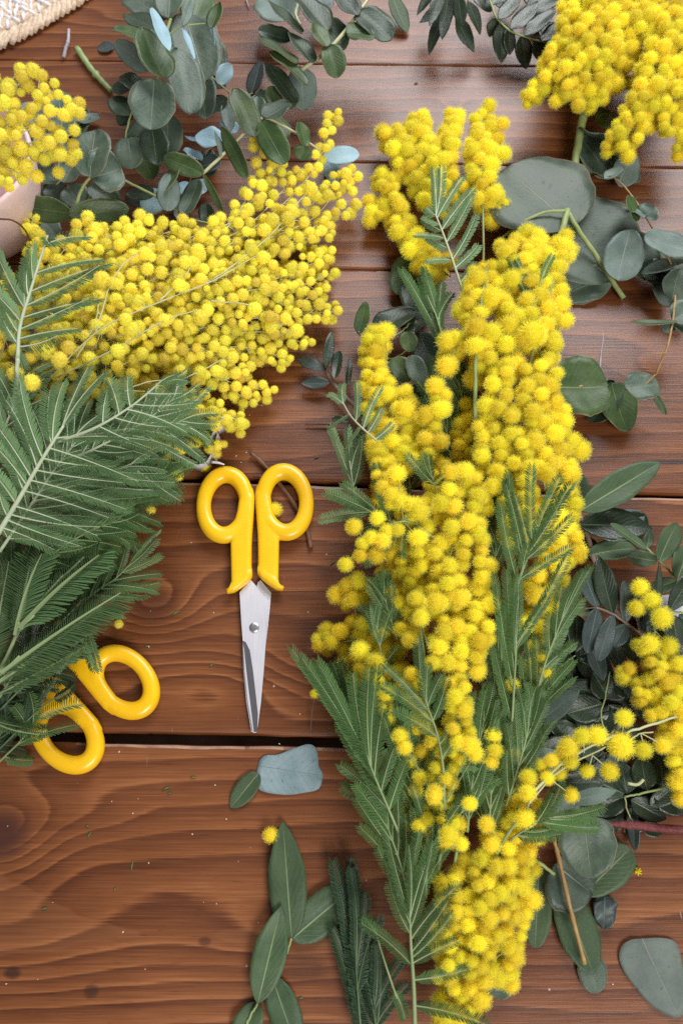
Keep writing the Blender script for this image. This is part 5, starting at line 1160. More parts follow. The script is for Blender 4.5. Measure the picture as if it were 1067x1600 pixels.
sprig('eucalyptus_sprig', 'eucalyptus twig with upright oval green leaves along a pale stem', (318, 275, 10), [
    ([(316, 272, 42), (345, 245, 46), (375, 215, 50), (400, 190, 54), (412, 183, 56)], 2.6, 2.4), ([(412, 183, 56), (440, 195, 54), (465, 210, 50), (500, 235, 44)], 2.4, 1.4)], [
    ((398, 214, 54), (366, 138, 66), 44, dict(ab=rd, mat='eucg', roll=18)), ((412, 184, 58), (452, 160, 58), 52, dict(ab=rd, mat='euc', roll=-14, pet=None)), ((412, 184, 50), (450, 214, 44), 56, dict(ab=rd, mat='eucg', roll=-16)), ((408, 190, 58), (446, 256, 48), 44, dict(ab=rd, mat='eucg', roll=24)), ((400, 188, 52), (402, 150, 52), 30, dict(ab=rd, mat='eucd')),
    ((478, 228, 50), (468, 190, 58), 26, dict(ab=rd, mat='eucg', roll=30)), ((476, 226, 48), (470, 250, 40), 30, dict(ab=rd, mat='eucg', roll=-20)), ((346, 198, 56), (386, 278, 44), 26, dict(ab=(.6, .5), mat='eucg', roll=38)), ((318, 271, 46), (256, 246, 46), 32, dict(ab=rd, mat='eucg', roll=-20)), ((318, 273, 44), (350, 336, 30), 12, dict(ab=el, mat='eucg', roll=30)), ((345, 245, 48), (336, 205, 52), 14, dict(ab=el, mat='eucp', roll=50))], 'stempale')
sprig('eucalyptus_sprig', 'eucalyptus twig with round olive leaves slanting down from the top edge', (500, 90, 8), [
    ([(580, -10, 50), (560, 20, 50), (540, 48, 48), (505, 85, 44), (470, 110, 38)], 2.2, 3.4), ([(470, 40, 36), (462, 20, 38), (470, -10, 40)], 2.2, 2.4)], [
    ((472, 52, 50), (420, 0, 56), 36, dict(ab=rd, mat='eucd', roll=30)), ((512, 48, 48), (465, -6, 54), 52, dict(ab=rd, mat='eucd', roll=14)), ((512, 72, 52), (490, 36, 58), 32, dict(ab=rd, mat='eucg', roll=14)), ((512, 30, 44), (536, 78, 40), 40, dict(ab=rd, mat='eucd')),
    ((541, 50, 54), (586, 52, 50), 52, dict(ab=rd, mat='eucg', roll=-6)), ((560, 18, 52), (612, 62, 44), 58, dict(ab=rd, mat='eucd', roll=-8)), ((558, 24, 54), (528, -12, 56), 38, dict(ab=rd, mat='eucd', roll=10)), ((513, 70, 50), (527, 122, 40), 40, dict(ab=rd, mat='eucg', roll=-12)),
    ((465, 98, 50), (404, 58, 56), 38, dict(ab=rd, mat='eucg', roll=32)), ((480, 132, 46), (422, 80, 54), 36, dict(ab=rd, mat='eucg', roll=34)), ((490, 98, 46), (452, 50, 50), 36, dict(ab=rd, mat='eucd', roll=20)), ((455, 62, 44), (404, 46, 46), 34, dict(ab=rd, mat='eucd')),
    ((462, 162, 36), (418, 98, 44), 42, dict(ab=rd, mat='eucd', roll=22)), ((470, 104, 28), (474, 172, 16), 46, dict(ab=rd, mat='eucp', roll=-10)), ((432, 168, 34), (424, 134, 40), 28, dict(ab=rd, mat='eucg', roll=10)), ((455, 170, 30), (452, 150, 34), 26, dict(ab=rd, mat='eucg')), ((420, 175, 20), (410, 140, 24), 40, dict(ab=rd, mat='euc')),
    ((460, 30, 24), (405, -5, 24), 70, dict(ab=rd, mat='eucp')), ((500, 20, 22), (500, -20, 24), 44, dict(ab=rd, mat='eucp'))], 'stempale')
make_leaf('loose_leaf', (393, 146, 8), (407, 96, 12), 30, -20, el, 'blued', label='single dark teal leaf between the two eucalyptus twigs')
make_leaf('loose_leaf', (506, 246, 16), (561, 240, 14), 34, 6, rd, 'eucb', label='pale blue oval leaf beside the loose mimosa tips')
make_leaf('loose_leaf', (513, 250, 6), (524, 286, 5), 26, 0, el, 'eucb', label='small blue leaf mostly hidden under loose mimosa tips')
make_leaf('loose_leaf', (178, 70, 2), (154, 78, 1.4), 22, 0, rd, 'blued', label='tiny round blue grey leaf on the plank joint, top left')

# ---- top middle, dark lance leaves
ln = (.75, .85); lg = (.8, .95)
sprig('foliage_sprig', 'dark lance leaves hanging from the top edge, left of the mimosa', (700, -40, 6), [([(700, -40, 30), (705, -15, 34), (720, 10, 34)], 2, 1.6)], [
    ((690, -35, 40), (651, 24, 28), 18, dict(ab=ln, mat='lanced', roll=10)), ((695, -30, 44), (671, 40, 34), 22, dict(ab=ln, mat='lanced', roll=-10)), ((702, -20, 42), (690, 62, 26), 24, dict(ab=ln, mat='lanced')), ((692, 20, 24), (670, 85, 10), 20, dict(ab=ln, mat='lanced', roll=8)), ((715, -10, 46), (722, 42, 34), 22, dict(ab=ln, mat='lanced', roll=12)),
    ((712, 20, 30), (741, 82, 12), 30, dict(ab=ln, mat='lanced', roll=-14)), ((730, 0, 34), (750, 54, 18), 20, dict(ab=ln, mat='lanced')), ((700, 0, 26), (655, 36, 16), 20, dict(ab=ln, mat='lanced')), ((740, -10, 30), (768, 18, 22), 30, dict(ab=ln, mat='lanced'))], 'stem', 'foliage', 'foliage sprigs')
sprig('foliage_sprig', 'dark pinnate leaf sprig tucked under the top right mimosa', (850, 66, 8), [([(762, -12, 30), (768, 10, 30), (776, 28, 30), (796, 48, 28), (822, 58, 26), (858, 68, 22)], 1.8, 1.2)], [
    ((784, 36, 28), (783, 98, 10), 30, dict(ab=(.6, .8), mat='lanced')), ((794, 44, 26), (796, 86, 14), 22, dict(ab=(.6, .8), mat='lanced', roll=-15)), ((815, 56, 24), (822, 108, 8), 28, dict(ab=(.6, .8), mat='lanced')), ((836, 60, 22), (848, 100, 8), 30, dict(ab=(.6, .8), mat='lanced')), ((776, 28, 28), (764, 58, 16), 20, dict(ab=ln, mat='lanced')),
    ((780, 30, 32), (812, -10, 34), 26, dict(ab=ln, mat='lanced')), ((798, 46, 30), (840, 2, 32), 28, dict(ab=ln, mat='lanced')), ((820, 56, 28), (868, 14, 30), 28, dict(ab=ln, mat='lanced')), ((845, 64, 26), (890, 36, 24), 28, dict(ab=ln, mat='lanced')), ((768, 8, 30), (800, -22, 32), 24, dict(ab=ln, mat='lanced')),
    ((820, 20, 16), (880, -10, 16), 40, dict(ab=ln, mat='lanced')), ((800, 20, 14), (780, -20, 14), 40, dict(ab=ln, mat='lanced')), ((830, 10, 12), (840, -30, 12), 44, dict(ab=ln, mat='lanced')), ((840, 40, 10), (890, 70, 8), 40, dict(ab=ln, mat='lanced')), ((862, 60, 10), (930, 90, 8), 40, dict(ab=ln, mat='lanced')), ((900, 60, 10), (960, 40, 10), 60, dict(ab=ln, mat='lanced'))], 'stem', 'foliage', 'foliage sprigs')
make_leaf('loose_leaf', (612, -8, 16), (636, 51, 4), 30, -12, (.6, .75), 'lance', label='pointed green leaf hanging in at the top edge, middle')

# ---- upper right, big round eucalyptus leaves
sprig('eucalyptus_sprig', 'eucalyptus sprig with two plate sized round grey leaves, upper right', (880, 380, 4), [
    ([(913, 172, 20), (906, 205, 17), (899, 245, 13), (890, 300, 12), (886, 328, 22)], 7.0, 5.5, 20, 9), ([(886, 328, 30), (878, 358, 30), (868, 394, 26)], 5.0, 5.0, 10, 8), ([(886, 330, 30), (905, 362, 26), (928, 395, 18), (950, 430, 10), (974, 466, 4)], 3.6, 4.2), ([(886, 329, 30), (850, 332, 32), (815, 348, 30), (768, 384, 24)], 2.6, 1.8)], [
    ((896, 352, 27), (790, 262, 24), 190, dict(ab=(.42, .44), mat='eucspot', cup=.04, roll=6, twist=0, wave=.2, bend=.02)), ((880, 322, 20), (962, 436, 8), 172, dict(ab=(.40, .46), mat='eucspot', cup=.04, twist=0, wave=.3, bend=.02)), ((955, 428, 10), (878, 462, 6), 56, dict(ab=rd, mat='euc', roll=-16, wave=.8)),
    ((905, 205, 14), (965, 222, 26), 62, dict(ab=el, mat='eucp', roll=-38)), ((908, 215, 12), (960, 280, 6), 70, dict(ab=rd, mat='euc')), ((965, 290, 10), (990, 240, 16), 46, dict(ab=el, mat='eucp', roll=20)), ((930, 190, 20), (960, 185, 20), 40, dict(ab=el, mat='eucg')),
    ((935, 250, 6), (1000, 282, 6), 44, dict(ab=(.6, .7), mat='eucp', roll=10))], 'stem')
sprig('eucalyptus_sprig', 'eucalyptus twig with curled small leaves and pale leaves at the right edge', (1015, 345, 4), [
    ([(955, 275, 26), (975, 292, 26), (995, 318, 28), (1012, 345, 26), (1035, 385, 24), (1060, 440, 22)], 1.3, 1.7)], [
    ((968, 278, 30), (920, 272, 22), 20, dict(ab=el, mat='eucg', roll=30, wave=1.5)), ((945, 280, 30), (972, 262, 32), 26, dict(ab=el, mat='eucp', roll=-25)), ((1008, 338, 32), (972, 322, 26), 40, dict(ab=el, mat='eucp', roll=28, wave=1)), ((1006, 340, 28), (1022, 322, 34), 42, dict(ab=el, mat='eucp', roll=-20)), ((996, 345, 26), (980, 305, 36), 30, dict(ab=el, mat='eucg', roll=24)),
    ((984, 358, 26), (964, 438, 16), 62, dict(ab=(.6, .45), mat='eucp', roll=8)), ((986, 362, 18), (1010, 438, 10), 66, dict(ab=rd, mat='eucd')), ((1080, 392, 30), (1006, 368, 32), 52, dict(ab=rd, mat='eucp', roll=10)), ((1080, 404, 24), (1000, 428, 18), 34, dict(ab=rd, mat='eucp', roll=30)), ((1075, 430, 14), (1020, 400, 14), 44, dict(ab=rd, mat='eucd')), ((1050, 470, 20), (1062, 420, 30), 52, dict(ab=rd, mat='euc', roll=10)), ((1040, 440, 14), (1005, 420, 10), 36, dict(ab=rd, mat='eucd')), ((1055, 470, 16), (1090, 480, 16), 30, dict(ab=rd, mat='eucg')), ((1030, 430, 12), (1045, 480, 12), 36, dict(ab=rd, mat='euc'))], 'tan')
sprig('eucalyptus_sprig', 'bare eucalyptus twig with a few round leaves right of the garland', (1022, 590, 3), [
    ([(1054, 462, 34), (1051, 500, 36), (1042, 540, 36), (1024, 585, 30)], 1.8, 1.8), ([(1040, 551, 36), (1030, 552, 38), (1015, 552, 38)], 1.2, .8), ([(866, 607, 12), (890, 605, 18), (910, 603, 20)], 2.6, 1.6), ([(975, 608, 22), (1000, 605, 26), (1024, 585, 30)], 1.0, 1.4)], [
    ((1058, 502, 38), (985, 502, 36), 16, dict(ab=el, mat='eucg', roll=28)), ((1052, 502, 30), (1036, 520, 28), 22, dict(ab=el, mat='eucd')), ((1050, 500, 34), (1085, 480, 34), 46, dict(ab=rd, mat='euc')), ((1052, 505, 32), (1085, 515, 30), 34, dict(ab=rd, mat='eucd')),
    ((978, 608, 30), (1028, 600, 26), 56, dict(ab=rd, mat='euc', roll=-6)), ((1020, 612, 22), (1040, 648, 14), 12, dict(ab=el, mat='eucg', roll=20)),
    ((872, 604, 24), (950, 602, 20), 106, dict(ab=(.36, .42), mat='eucg', roll=8)), ((955, 598, 14), (980, 674, 6), 66, dict(ab=(.42, .62), mat='eucg', roll=-5)), ((960, 596, 10), (925, 660, 6), 50, dict(ab=rd, mat='eucd'))], 'tan')
tw = MB(); tw.tube(smooth_path([W(936, 578, 14), W(938, 555, 18), W(941, 535, 20), W(942, 520, 20)], 8), [0.0010, 0.0009, 0.0007, 0.0004, 0.0004, 0.0004, 0.0003, 0.0002], 6)
tag(link('twig', tw.mesh('twig', M['greytwig'])), 'short grey needle-like twig behind the round dark leaf', 'twig')

# ---- left flank of the garland
sprig('foliage_sprig', 'small dark sprig with narrow pointed leaves on the planks left of the garland', (520, 600, 3), [([(504, 570, 8), (516, 592, 9), (532, 612, 10), (570, 650, 12)], 2.4, 4.0)], [
    ((510, 578, 12), (461, 560, 8), 24, dict(ab=ln, mat='blued', roll=10)), ((515, 598, 10), (470, 599, 7), 20, dict(ab=ln, mat='blued', roll=-6)), ((509, 574, 14), (518, 518, 16), 17, dict(ab=el, mat='lanced', roll=14)), ((522, 592, 14), (530, 548, 14), 19, dict(ab=(.7, .5), mat='lanced', roll=-10)), ((543, 602, 12), (546, 560, 12), 11, dict(ab=el, mat='lanced', roll=20)), ((545, 658, 10), (518, 655, 7), 14, dict(ab=el, mat='eucd')), ((570, 690, 10), (540, 672, 8), 20, dict(ab=el, mat='eucd'))], 'twig', 'foliage', 'foliage sprigs')
sprig('eucalyptus_sprig', 'eucalyptus twig with dark oval leaves tucked in the notch of the garland', (640, 560, 3), [([(640, 505, 18), (625, 520, 20), (606, 528, 20)], 1.4, 1.0), ([(572, 545, 14), (565, 530, 16), (560, 518, 18)], 1.4, 1.0), ([(650, 500, 14), (640, 540, 16), (615, 560, 14), (590, 555, 12)], 1.4, 1.2)], [
    ((560, 522, 18), (572, 471, 24), 24, dict(ab=el, mat='eucg', roll=-14)), ((582, 516, 16), (648, 486, 18), 46, dict(ab=rd, mat='eucd', roll=-8)), ((622, 505, 14), (668, 500, 16), 40, dict(ab=rd, mat='eucd')), ((636, 518, 24), (640, 550, 20), 28, dict(ab=rd, mat='eucg')), ((642, 555, 24), (660, 604, 20), 32, dict(ab=rd, mat='euc')), ((612, 560, 18), (640, 595, 14), 36, dict(ab=rd, mat='eucg')),
    ((570, 540, 12), (590, 518, 12), 30, dict(ab=rd, mat='eucd')), ((655, 520, 8), (680, 580, 6), 50, dict(ab=rd, mat='eucd')), ((640, 440, 12), (660, 500, 8), 50, dict(ab=rd, mat='eucd')), ((640, 400, 10), (620, 460, 8), 40, dict(ab=rd, mat='eucg')), ((650, 600, 8), (690, 680, 6), 60, dict(ab=rd, mat='eucd')), ((640, 640, 8), (700, 620, 6), 50, dict(ab=rd, mat='eucd'))], 'stem')
t2 = MB(); t2.tube(smooth_path([W(520, 663, 3), W(496, 662, 3), W(477, 664, 2)], 8), [0.0011, 0.001, 0.0009, 0.0009, 0.0008, 0.0007, 0.0006, 0.0003], 6)
tag(link('twig', t2.mesh('twig', M['stemred'])), 'thin dark twig tip poking out left of the garland', 'twig')

# ---- right middle
sprig('foliage_sprig', 'broad green lance leaves on a brown twig right of the garland', (905, 800, 4), [([(884, 730, 20), (897, 775, 20), (915, 832, 18), (932, 880, 16), (955, 935, 14)], 3.6, 4.6)], [
    ((908, 797, 30), (1031, 722, 34), 50, dict(ab=(.6, .72), mat='lance', roll=8, cup=.14)), ((905, 820, 20), (1018, 826, 18), 56, dict(ab=(.62, .8), mat='lanced', roll=-4)), ((918, 868, 18), (992, 856, 22), 38, dict(ab=(.6, .6), mat='lance', roll=-10)), ((908, 792, 14), (903, 735, 18), 30, dict(ab=ln, mat='lance')), ((960, 830, 8), (1005, 800, 8), 40, dict(ab=ln, mat='eucp')), ((930, 880, 12), (905, 830, 14), 30, dict(ab=ln, mat='eucg')),
    ((985, 800, 10), (1012, 830, 6), 30, dict(ab=ln, mat='eucd'))], 'twig', 'foliage', 'foliage sprigs')
sprig('foliage_sprig', 'light green sprig with paired small leaves at the right edge', (1058, 905, 4), [([(1004, 850, 26), (1016, 862, 26), (1034, 880, 24), (1060, 906, 20)], 1.4, 2.2)], [
    ((1010, 858, 30), (953, 818, 34), 22, dict(ab=(.6, .6), mat='lance', roll=24)), ((1026, 877, 26), (980, 868, 24), 26, dict(ab=(.6, .6), mat='lance', roll=-14)), ((1030, 876, 28), (1058, 817, 34), 38, dict(ab=(.6, .62), mat='lance', roll=16)), ((1058, 905, 24), (1080, 850, 28), 44, dict(ab=(.6, .62), mat='lance', roll=10)), ((1057, 907, 20), (1017, 921, 14), 24, dict(ab=(.6, .5), mat='lance', roll=-6)), ((1010, 856, 22), (1016, 828, 22), 16, dict(ab=ln, mat='lance'))], 'stem', 'foliage', 'foliage sprigs')
sprig('foliage_sprig', 'dark sprig with blue green leaflets on a thick cut twig, right side', (1010, 1000, 6), [([(925, 868, 22), (950, 940, 26), (975, 975, 28), (1012, 1006, 26)], 4.0, 6.5), ([(905, 952, 34), (932, 950, 36), (957, 960, 36), (978, 974, 34), (1000, 995, 28)], 1.4, 2.4)], [
    ((957, 960, 36), (934, 868, 44), 36, dict(ab=ln, mat='lanced', roll=-10)), ((933, 950, 36), (909, 888, 38), 32, dict(ab=ln, mat='blued', roll=8)), ((977, 974, 34), (975, 908, 42), 24, dict(ab=(.6, .5), mat='blued', roll=10)), ((932, 951, 36), (916, 1020, 34), 32, dict(ab=(.6, .6), mat='blued', roll=-8)), ((957, 961, 36), (934, 1032, 38), 28, dict(ab=(.62, .5), mat='blued', roll=6)), ((978, 975, 34), (958, 1012, 32), 26, dict(ab=ln, mat='blued')), ((930, 952, 34), (900, 960, 36), 18, dict(ab=ln, mat='eucg')),
    ((920, 1000, 24), (943, 1064, 22), 28, dict(ab=ln, mat='blued')), ((900, 960, 26), (900, 1020, 22), 34, dict(ab=ln, mat='lanced')), ((985, 980, 22), (990, 1035, 18), 36, dict(ab=ln, mat='lanced')), ((960, 1000, 22), (970, 1050, 18), 26, dict(ab=ln, mat='blued'))], 'twig', 'foliage', 'foliage sprigs')
sprig('foliage_sprig', 'dark shiny leaves around the small mimosa cluster at the right edge', (1080, 960, 6), [([(1045, 956, 30), (1058, 957, 30), (1085, 960, 28)], 1.4, 1.8)], [
    ((1028, 950, 34), (1030, 878, 42), 14, dict(ab=ln, mat='lanced', roll=14)), ((1045, 955, 32), (1085, 890, 36), 30, dict(ab=ln, mat='lanced')), ((1050, 960, 28), (1062, 1030, 22), 40, dict(ab=ln, mat='lanced')), ((1040, 970, 20), (1010, 1000, 14), 40, dict(ab=ln, mat='lanced')), ((1060, 960, 26), (1095, 1000, 22), 36, dict(ab=ln, mat='blued')), ((1010, 960, 14), (985, 920, 14), 36, dict(ab=ln, mat='lanced')), ((1000, 990, 12), (1015, 1040, 10), 40, dict(ab=ln, mat='lanced'))], 'stem', 'foliage', 'foliage sprigs')
pp = MB(); pp.v = [W(985, 935, 6), W(1085, 925, 7), W(1085, 990, 7), W(1000, 1000, 6), W(985, 935, 5.6), W(1085, 925, 6.6), W(1085, 990, 6.6), W(1000, 1000, 5.6)]
pp.f = [(0, 3, 2, 1), (4, 5, 6, 7), (0, 1, 5, 4), (1, 2, 6, 5), (2, 3, 7, 6), (3, 0, 4, 7)]; pp.m = [0]*6
tag(link('paper_scrap', pp.mesh('paper_scrap', simple_mat('white_paper', (0.62, 0.60, 0.66), (0.70, 0.68, 0.74), 40, 0.7), smooth=False)), 'scrap of white paper under the dark leaves at the right edge', 'paper')
# shaded heap of leaves between garland and lone twig
sprig('foliage_sprig', 'heap of shaded dark leaves below the blue green sprig', (930, 1130, 4), [([(952, 1050, 18), (945, 1090, 20), (938, 1120, 20), (950, 1150, 16)], 1.2, 1.4), ([(842, 1140, 14), (850, 1170, 16), (862, 1210, 14)], 3.0, 3.4), ([(870, 1045, 24), (885, 1035, 26), (898, 1024, 26)], 1.4, 1.0)], [
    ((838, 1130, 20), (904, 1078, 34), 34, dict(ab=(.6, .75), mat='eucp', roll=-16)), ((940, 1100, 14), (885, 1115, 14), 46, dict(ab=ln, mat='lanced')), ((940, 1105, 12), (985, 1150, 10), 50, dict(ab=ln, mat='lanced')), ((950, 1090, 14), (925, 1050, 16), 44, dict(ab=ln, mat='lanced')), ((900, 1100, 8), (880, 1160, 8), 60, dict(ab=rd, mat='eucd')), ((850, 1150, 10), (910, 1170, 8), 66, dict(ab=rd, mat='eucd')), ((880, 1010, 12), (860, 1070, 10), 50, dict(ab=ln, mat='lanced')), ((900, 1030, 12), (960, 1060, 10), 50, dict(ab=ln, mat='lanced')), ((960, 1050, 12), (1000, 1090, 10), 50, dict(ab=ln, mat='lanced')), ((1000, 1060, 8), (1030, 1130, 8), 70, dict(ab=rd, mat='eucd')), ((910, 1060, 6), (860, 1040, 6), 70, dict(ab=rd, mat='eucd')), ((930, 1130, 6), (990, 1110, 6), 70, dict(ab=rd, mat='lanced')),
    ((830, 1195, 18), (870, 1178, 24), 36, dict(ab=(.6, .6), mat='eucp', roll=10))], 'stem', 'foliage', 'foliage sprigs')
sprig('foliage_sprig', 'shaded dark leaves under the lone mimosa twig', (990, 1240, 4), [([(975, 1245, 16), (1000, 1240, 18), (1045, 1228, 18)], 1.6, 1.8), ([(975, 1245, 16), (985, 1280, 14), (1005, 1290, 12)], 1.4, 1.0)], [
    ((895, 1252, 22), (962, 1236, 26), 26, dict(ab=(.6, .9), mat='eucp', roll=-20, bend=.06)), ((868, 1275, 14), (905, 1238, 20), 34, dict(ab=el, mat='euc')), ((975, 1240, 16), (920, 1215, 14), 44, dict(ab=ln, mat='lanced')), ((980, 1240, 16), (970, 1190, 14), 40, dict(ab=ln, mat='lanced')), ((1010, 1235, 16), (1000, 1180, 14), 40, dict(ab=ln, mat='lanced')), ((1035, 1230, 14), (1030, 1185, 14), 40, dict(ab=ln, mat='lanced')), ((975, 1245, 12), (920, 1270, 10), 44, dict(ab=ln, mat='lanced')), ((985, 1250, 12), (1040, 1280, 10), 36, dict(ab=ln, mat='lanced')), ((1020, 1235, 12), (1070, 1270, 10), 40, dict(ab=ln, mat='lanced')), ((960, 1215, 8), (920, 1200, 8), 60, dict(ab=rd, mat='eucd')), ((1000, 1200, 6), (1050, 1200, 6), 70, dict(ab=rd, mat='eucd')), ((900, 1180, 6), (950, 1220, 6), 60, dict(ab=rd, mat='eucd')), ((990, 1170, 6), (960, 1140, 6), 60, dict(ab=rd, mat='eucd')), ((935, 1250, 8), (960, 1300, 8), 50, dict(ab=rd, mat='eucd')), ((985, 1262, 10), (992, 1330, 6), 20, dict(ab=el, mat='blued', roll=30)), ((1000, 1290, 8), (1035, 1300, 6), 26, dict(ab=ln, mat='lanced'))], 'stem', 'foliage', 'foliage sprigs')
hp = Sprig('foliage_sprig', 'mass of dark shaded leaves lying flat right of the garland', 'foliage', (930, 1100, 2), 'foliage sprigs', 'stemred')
hp.stem([(860, 1080, 5), (900, 1100, 6), (960, 1110, 6), (1040, 1130, 5)], 1.6, 1.6)
for k in range(52):
    x, y = rng.uniform(815, 1060), rng.uniform(985, 1275)
    a = rng.random()*6.28; l = rng.uniform(48, 74); z = rng.uniform(2, 13)
    if y > 1225 and x < 900: continue
    hp.leaf((x, y, z), (x+math.cos(a)*l, y+math.sin(a)*l*0.8, z+rng.uniform(-1, 5)), rng.uniform(26, 42), roll=rng.uniform(-22, 22), ab=(.62, .72), mat=rng.choice(['lanced', 'lanced', 'lanced', 'eucd', 'blued']))  # filler leaves; their dark colours stand in for the heap's deep shade
hp.done()
rs = MB(); pts = smooth_path([W(932, 1287, 14), W(985, 1289, 15), W(1030, 1294, 15), W(1090, 1298, 15)], 30)
rs.tube(pts, [(1.5+5.2*min(1, i/9))*mpp(p)*0.95 for i, p in enumerate(pts)], 10)
for i in range(420):
    k = rng.randrange(6, 29); p = pts[k].lerp(pts[k+1] if k < 29 else pts[k], rng.random()); a = rng.random()*6.28
    e = Vector((0.3*rng.gauss(0, 1), math.cos(a), math.sin(a))).normalized(); q = p+e*0.0023
    t_ = Vector((1, 0, 0)); rs.poly([q-t_*0.00007, q+t_*0.00007, q+e*(0.0006+0.0006*rng.random())])
tag(link('cut_stem', rs.mesh('cut_stem', M['red'])), 'hairy dark red cut stem entering from the right edge', 'stem')
cs = MB(); cs.tube(smooth_path([W(980, 1224, 20), W(995, 1226, 21), W(1005, 1218, 22)], 8), 0.0009, 6)
tag(link('twig', cs.mesh('twig', M['stempale'])), 'short bent pale twig lying on the shaded leaves', 'twig')

# ---- right bottom
sprig('eucalyptus_sprig', 'two overlapping grey heart shaped eucalyptus leaves, lower right', (865, 1345, 4), [([(808, 1332, 12), (838, 1345, 14), (866, 1366, 12)], 2.4, 2.8)], [
    ((866, 1350, 10), (925, 1396, 7), 110, dict(ab=(.36, .42), mat='euc', cup=.03)), ((912, 1276, 16), (924, 1373, 12), 92, dict(ab=(.35, .55), mat='euc', cup=.04)), ((880, 1300, 8), (930, 1280, 8), 60, dict(ab=rd, mat='euc'))], 'stem')
make_leaf('loose_leaf', (912, 1398, 5), (984, 1326, 5), 58, 0, (.62, .42), 'lance', label='oval green leaf below the overlapping grey heart shaped leaves')
make_leaf('loose_leaf', (842, 1350, 4), (836, 1481, 3), 46, 0, (.6, .5), 'lance', label='oval green leaf standing upright right of the lowest mimosa balls')
make_leaf('loose_leaf', (876, 1385, 3), (925, 1517, 4), 64, -4, (.55, .5), 'lance', label='long green leaf lying under the tan twig')
make_leaf('loose_leaf', (931, 1552, 1.6), (918, 1485, 2.4), 46, 0, (.5, .5), 'euc', label='small grey leaf with torn end at the foot of the tan twig', notch=1)
make_leaf('loose_leaf', (945, 1400, 3), (943, 1452, 3), 38, 0, (.35, .6), 'blued', wave=2, label='torn dark leaf scrap below the oval green leaf')
outline_leaf('loose_leaf', [(1002, 1466), (1030, 1465), (1052, 1470), (1061, 1488), (1066, 1520), (1070, 1550), (1064, 1586), (1045, 1587), (1018, 1572), (996, 1548), (976, 1522), (966, 1498), (970, 1478), (984, 1468)], (1001, 1464), (1060, 1592), 0.9, 'flatgrey', 0.05, 'large flat grey leaf at the bottom right corner')
make_leaf('loose_leaf', (786, 1490, 2), (780, 1562, 2), 52, 0, rd, 'euc', label='grey leaf half hidden under the lowest mimosa balls')
st_ = MB(); pts = smooth_path([W(864, 1308, 12), W(874, 1348, 14), W(893, 1430, 13), W(913, 1506, 8)], 26)
st_.tube(pts, [(3.3+(1.0 if i in (5, 17) else 0)+0.4*math.sin(i*1.1))*mpp(p) for i, p in enumerate(pts)], 9)
tag(link('twig', st_.mesh('twig', M['tan'])), 'straight tan twig with nodes lying on green leaves, lower right', 'twig')

# ---- bottom middle
sprig('foliage_sprig', 'sprig of long green lance leaves lying on the planks at the bottom', (457, 1465, 1), [([(456, 1466, 4), (447, 1490, 4), (425, 1530, 3)], 2.0, 1.4), ([(403, 1566, 5), (390, 1590, 4), (378, 1620, 3)], 1.8, 2.4)], [
    ((456, 1466, 4), (442, 1283, 4), 60, dict(ab=(.68, .85), mat='lance', cup=.05)), ((403, 1568, 8), (440, 1415, 8), 54, dict(ab=(.75, .9), mat='lance', cup=.08)), ((457, 1467, 4), (552, 1388, 5), 62, dict(ab=(.5, .5), mat='lance', cup=.06)), ((424, 1524, 3), (462, 1632, 3), 50, dict(ab=(.6, .5), mat='lance')), ((403, 1566, 3), (370, 1640, 3), 46, dict(ab=(.55, .5), mat='lance'))], 'stem', 'foliage', 'foliage sprigs')
outline_leaf('loose_leaf', [(402, 1203), (406, 1188), (416, 1180), (434, 1179), (458, 1170), (480, 1163), (492, 1167), (497, 1182), (498, 1197), (504, 1208), (503, 1222), (496, 1234), (474, 1239), (450, 1242), (420, 1239), (404, 1232), (401, 1217)], (400, 1196), (505, 1212), 0.9, 'flatblue', 0.025, 'flat blue grey leaf with a crease below the scissors tip')
make_leaf('loose_leaf', (404, 1208, 1.4), (361, 1262, 1.4), 34, 0, (.5, .6), 'lance', label='small oval green leaf touching the flat blue grey leaf')

# ---- loose bits
def loose_ball(px, py, r, label, tight=False, cat='mimosa ball'):
    p = W(px, py, 0); rr = r*mpp(p); p = W(px, py, rr*900)
    o = link('flower_ball', (BALL_T if tight else BALL_F)[1], None, Matrix.Translation(p) @ Matrix.Diagonal((rr, rr, rr, 1)) @ Matrix.Rotation(rng.random()*6, 4, 'X'))
    tag(o, label, cat, 'loose mimosa balls')
loose_ball(423, 1305, 13, 'single loose mimosa ball beside the tip of a long green leaf')
loose_ball(430, 796, 12, 'loose mimosa ball inside the right ring of the closed scissors')
loose_ball(186, 975, 7.5, 'tiny loose mimosa ball on the plank above the half hidden scissors', True)
loose_ball(320, 728, 10, 'mimosa ball squeezed between silver ribbon and scissors ring')
def twig_obj(label, pts, r0, r1, mat, nodes=(), n=24):
    mb = MB(); P_ = smooth_path(WP(pts), n)
    mb.tube(P_, [(r0+(r1-r0)*i/(n-1)+(r0*0.35 if i in nodes else 0))*mpp(p)*(1+0.06*math.sin(i*1.7)) for i, p in enumerate(P_)], 9)
    return tag(link('twig', mb.mesh('twig', M[mat])), label, 'twig')
twig_obj('brown twig running under the right ring of the closed scissors', [(392, 708, 3), (412, 726, 2.5), (455, 780, 2), (478, 825, 2), (486, 856, 2)], 3.2, 3.8, 'stemred', (4, 15))
twig_obj('short thick green stem cutting at the top left', [(121, 76, 3.2), (140, 104, 3.2), (158, 125, 3), (174, 142, 3)], 5.0, 4.0, 'greencut', (12,))
twig_obj('small grey twig crossing the plank joint, top left', [(108, 46, 8), (107, 64, 7), (103, 76, 5), (100, 90, 2)], 2.4, 2.8, 'greytwig', (9,))
twig_obj('thin pale sliver of wood at the top edge, middle', [(384, -4, 2), (389, 12, 2)], 1.2, .6, 'greytwig', (), 8)
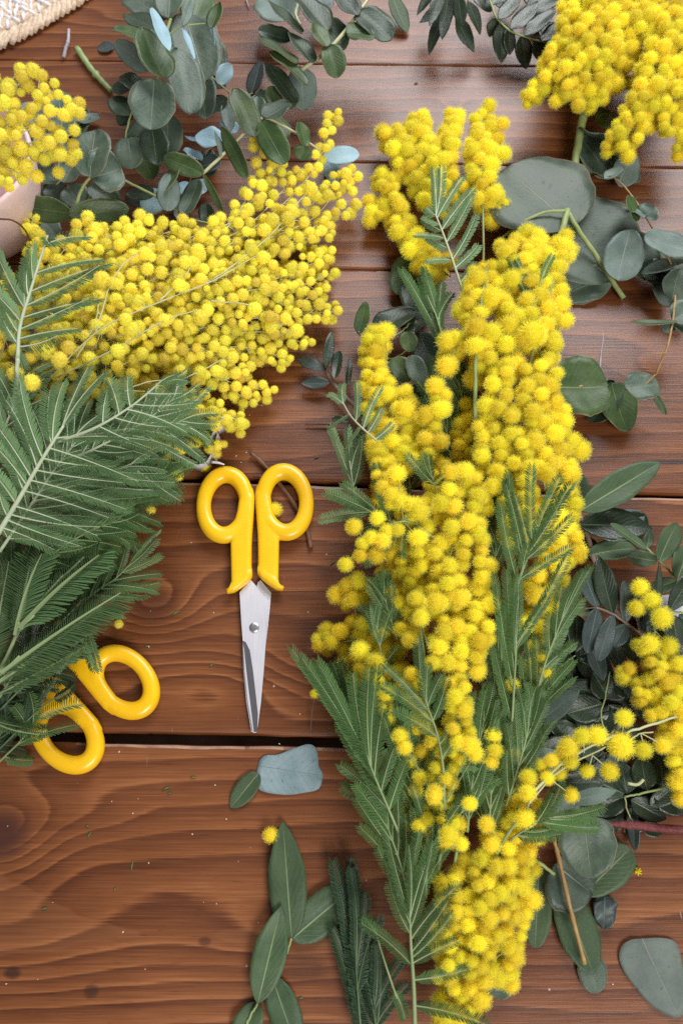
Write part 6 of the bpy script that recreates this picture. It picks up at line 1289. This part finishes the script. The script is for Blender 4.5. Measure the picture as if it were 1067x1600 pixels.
twig_obj('thin twig hanging down from the shaded mimosa on the left of the garland', [(490, 1060, 16), (492, 1085, 10), (487, 1115, 6), (486, 1142, 4)], 1.0, .6, 'twig', (), 14)
# crumbs: dropped leaflets and dust nobody would count
cr = MB()
for (x, y, a, l) in [(525, 66, 0, 0), (260, 1232, .4, 14), (302, 1215, 0, 10), (140, 1305, 1.1, 12), (137, 1291, -.3, 7), (207, 1353, 1.5, 18), (388, 1210, .2, 10), (540, 1220, 1, 8), (519, 1351, 1.0, 9), (265, 1240, .3, 8), (275, 958, .6, 16), (230, 1010, .3, 9), (520, 880, .8, 10), (495, 715, .4, 8), (935, 1318, 0.5, 6), (650, 130, .2, 7), (700, 1000, 0, 0), (70, 1420, .3, 9), (180, 1390, 1.2, 6), (470, 1560, .2, 8), (900, 560, .4, 6), (330, 1040, .5, 7)]:
    if not l: continue
    p = W(x, y, 0.6); m = mpp(p); e = Vector((math.cos(a), math.sin(a), 0)); q = Vector((-e.y, e.x, 0))
    cr.tube([p-e*l*m*.5, p+q*m*0.6, p+e*l*m*.5], [0.3*m, 1.4*m, 0.3*m], 5)
o = link('leaf_crumbs', cr.mesh('leaf_crumbs', M['frond'])); tag(o, 'scattered tiny green leaf crumbs on the planks', 'crumbs', kind='stuff')
du = MB()
for i in range(150):
    x, y = rng.uniform(-5, 1072), rng.uniform(0, 1600)
    p = W(x, y, 0.25); r_ = rng.uniform(0.00015, 0.0005)
    a = rng.random()*6.28; e = Vector((math.cos(a), math.sin(a), 0))*r_*rng.uniform(1, 2.2); q = Vector((-math.sin(a), math.cos(a), 0))*r_
    b0 = len(du.v); du.v += [p-e, p-q, p+e, p+q, p+Vector((0, 0, r_*0.7))]
    for k in range(4): du.f.append((b0+k, b0+(k+1) % 4, b0+4)); du.m.append(0)
o = link('pollen_dust', du.mesh('pollen_dust', simple_mat('pale_dust', (0.55, 0.45, 0.36), (0.7, 0.62, 0.55), 300, 0.9))); tag(o, 'specks of pale dust and pollen on the planks', 'dust', kind='stuff')
# two fallen flower crumbs at the right
for (x, y, lab) in ((996, 1361, 'tiny yellow flower crumb on the plank above the large flat grey leaf'), (953, 1441, 'small dried flower crumb at the end of the torn dark leaf scrap')):
    mb = MB(); c = W(x, y, 1.4)
    for k in range(26):
        e = Vector((rng.gauss(0, 1), rng.gauss(0, 1), abs(rng.gauss(0, .6)))).normalized()*rng.uniform(.0012, .0026)
        mb.tube([c, c+e], [0.00035, 0.00022], 4)
    tag(link('flower_crumb', mb.mesh('flower_crumb', M['balls'])), lab, 'flower crumb')
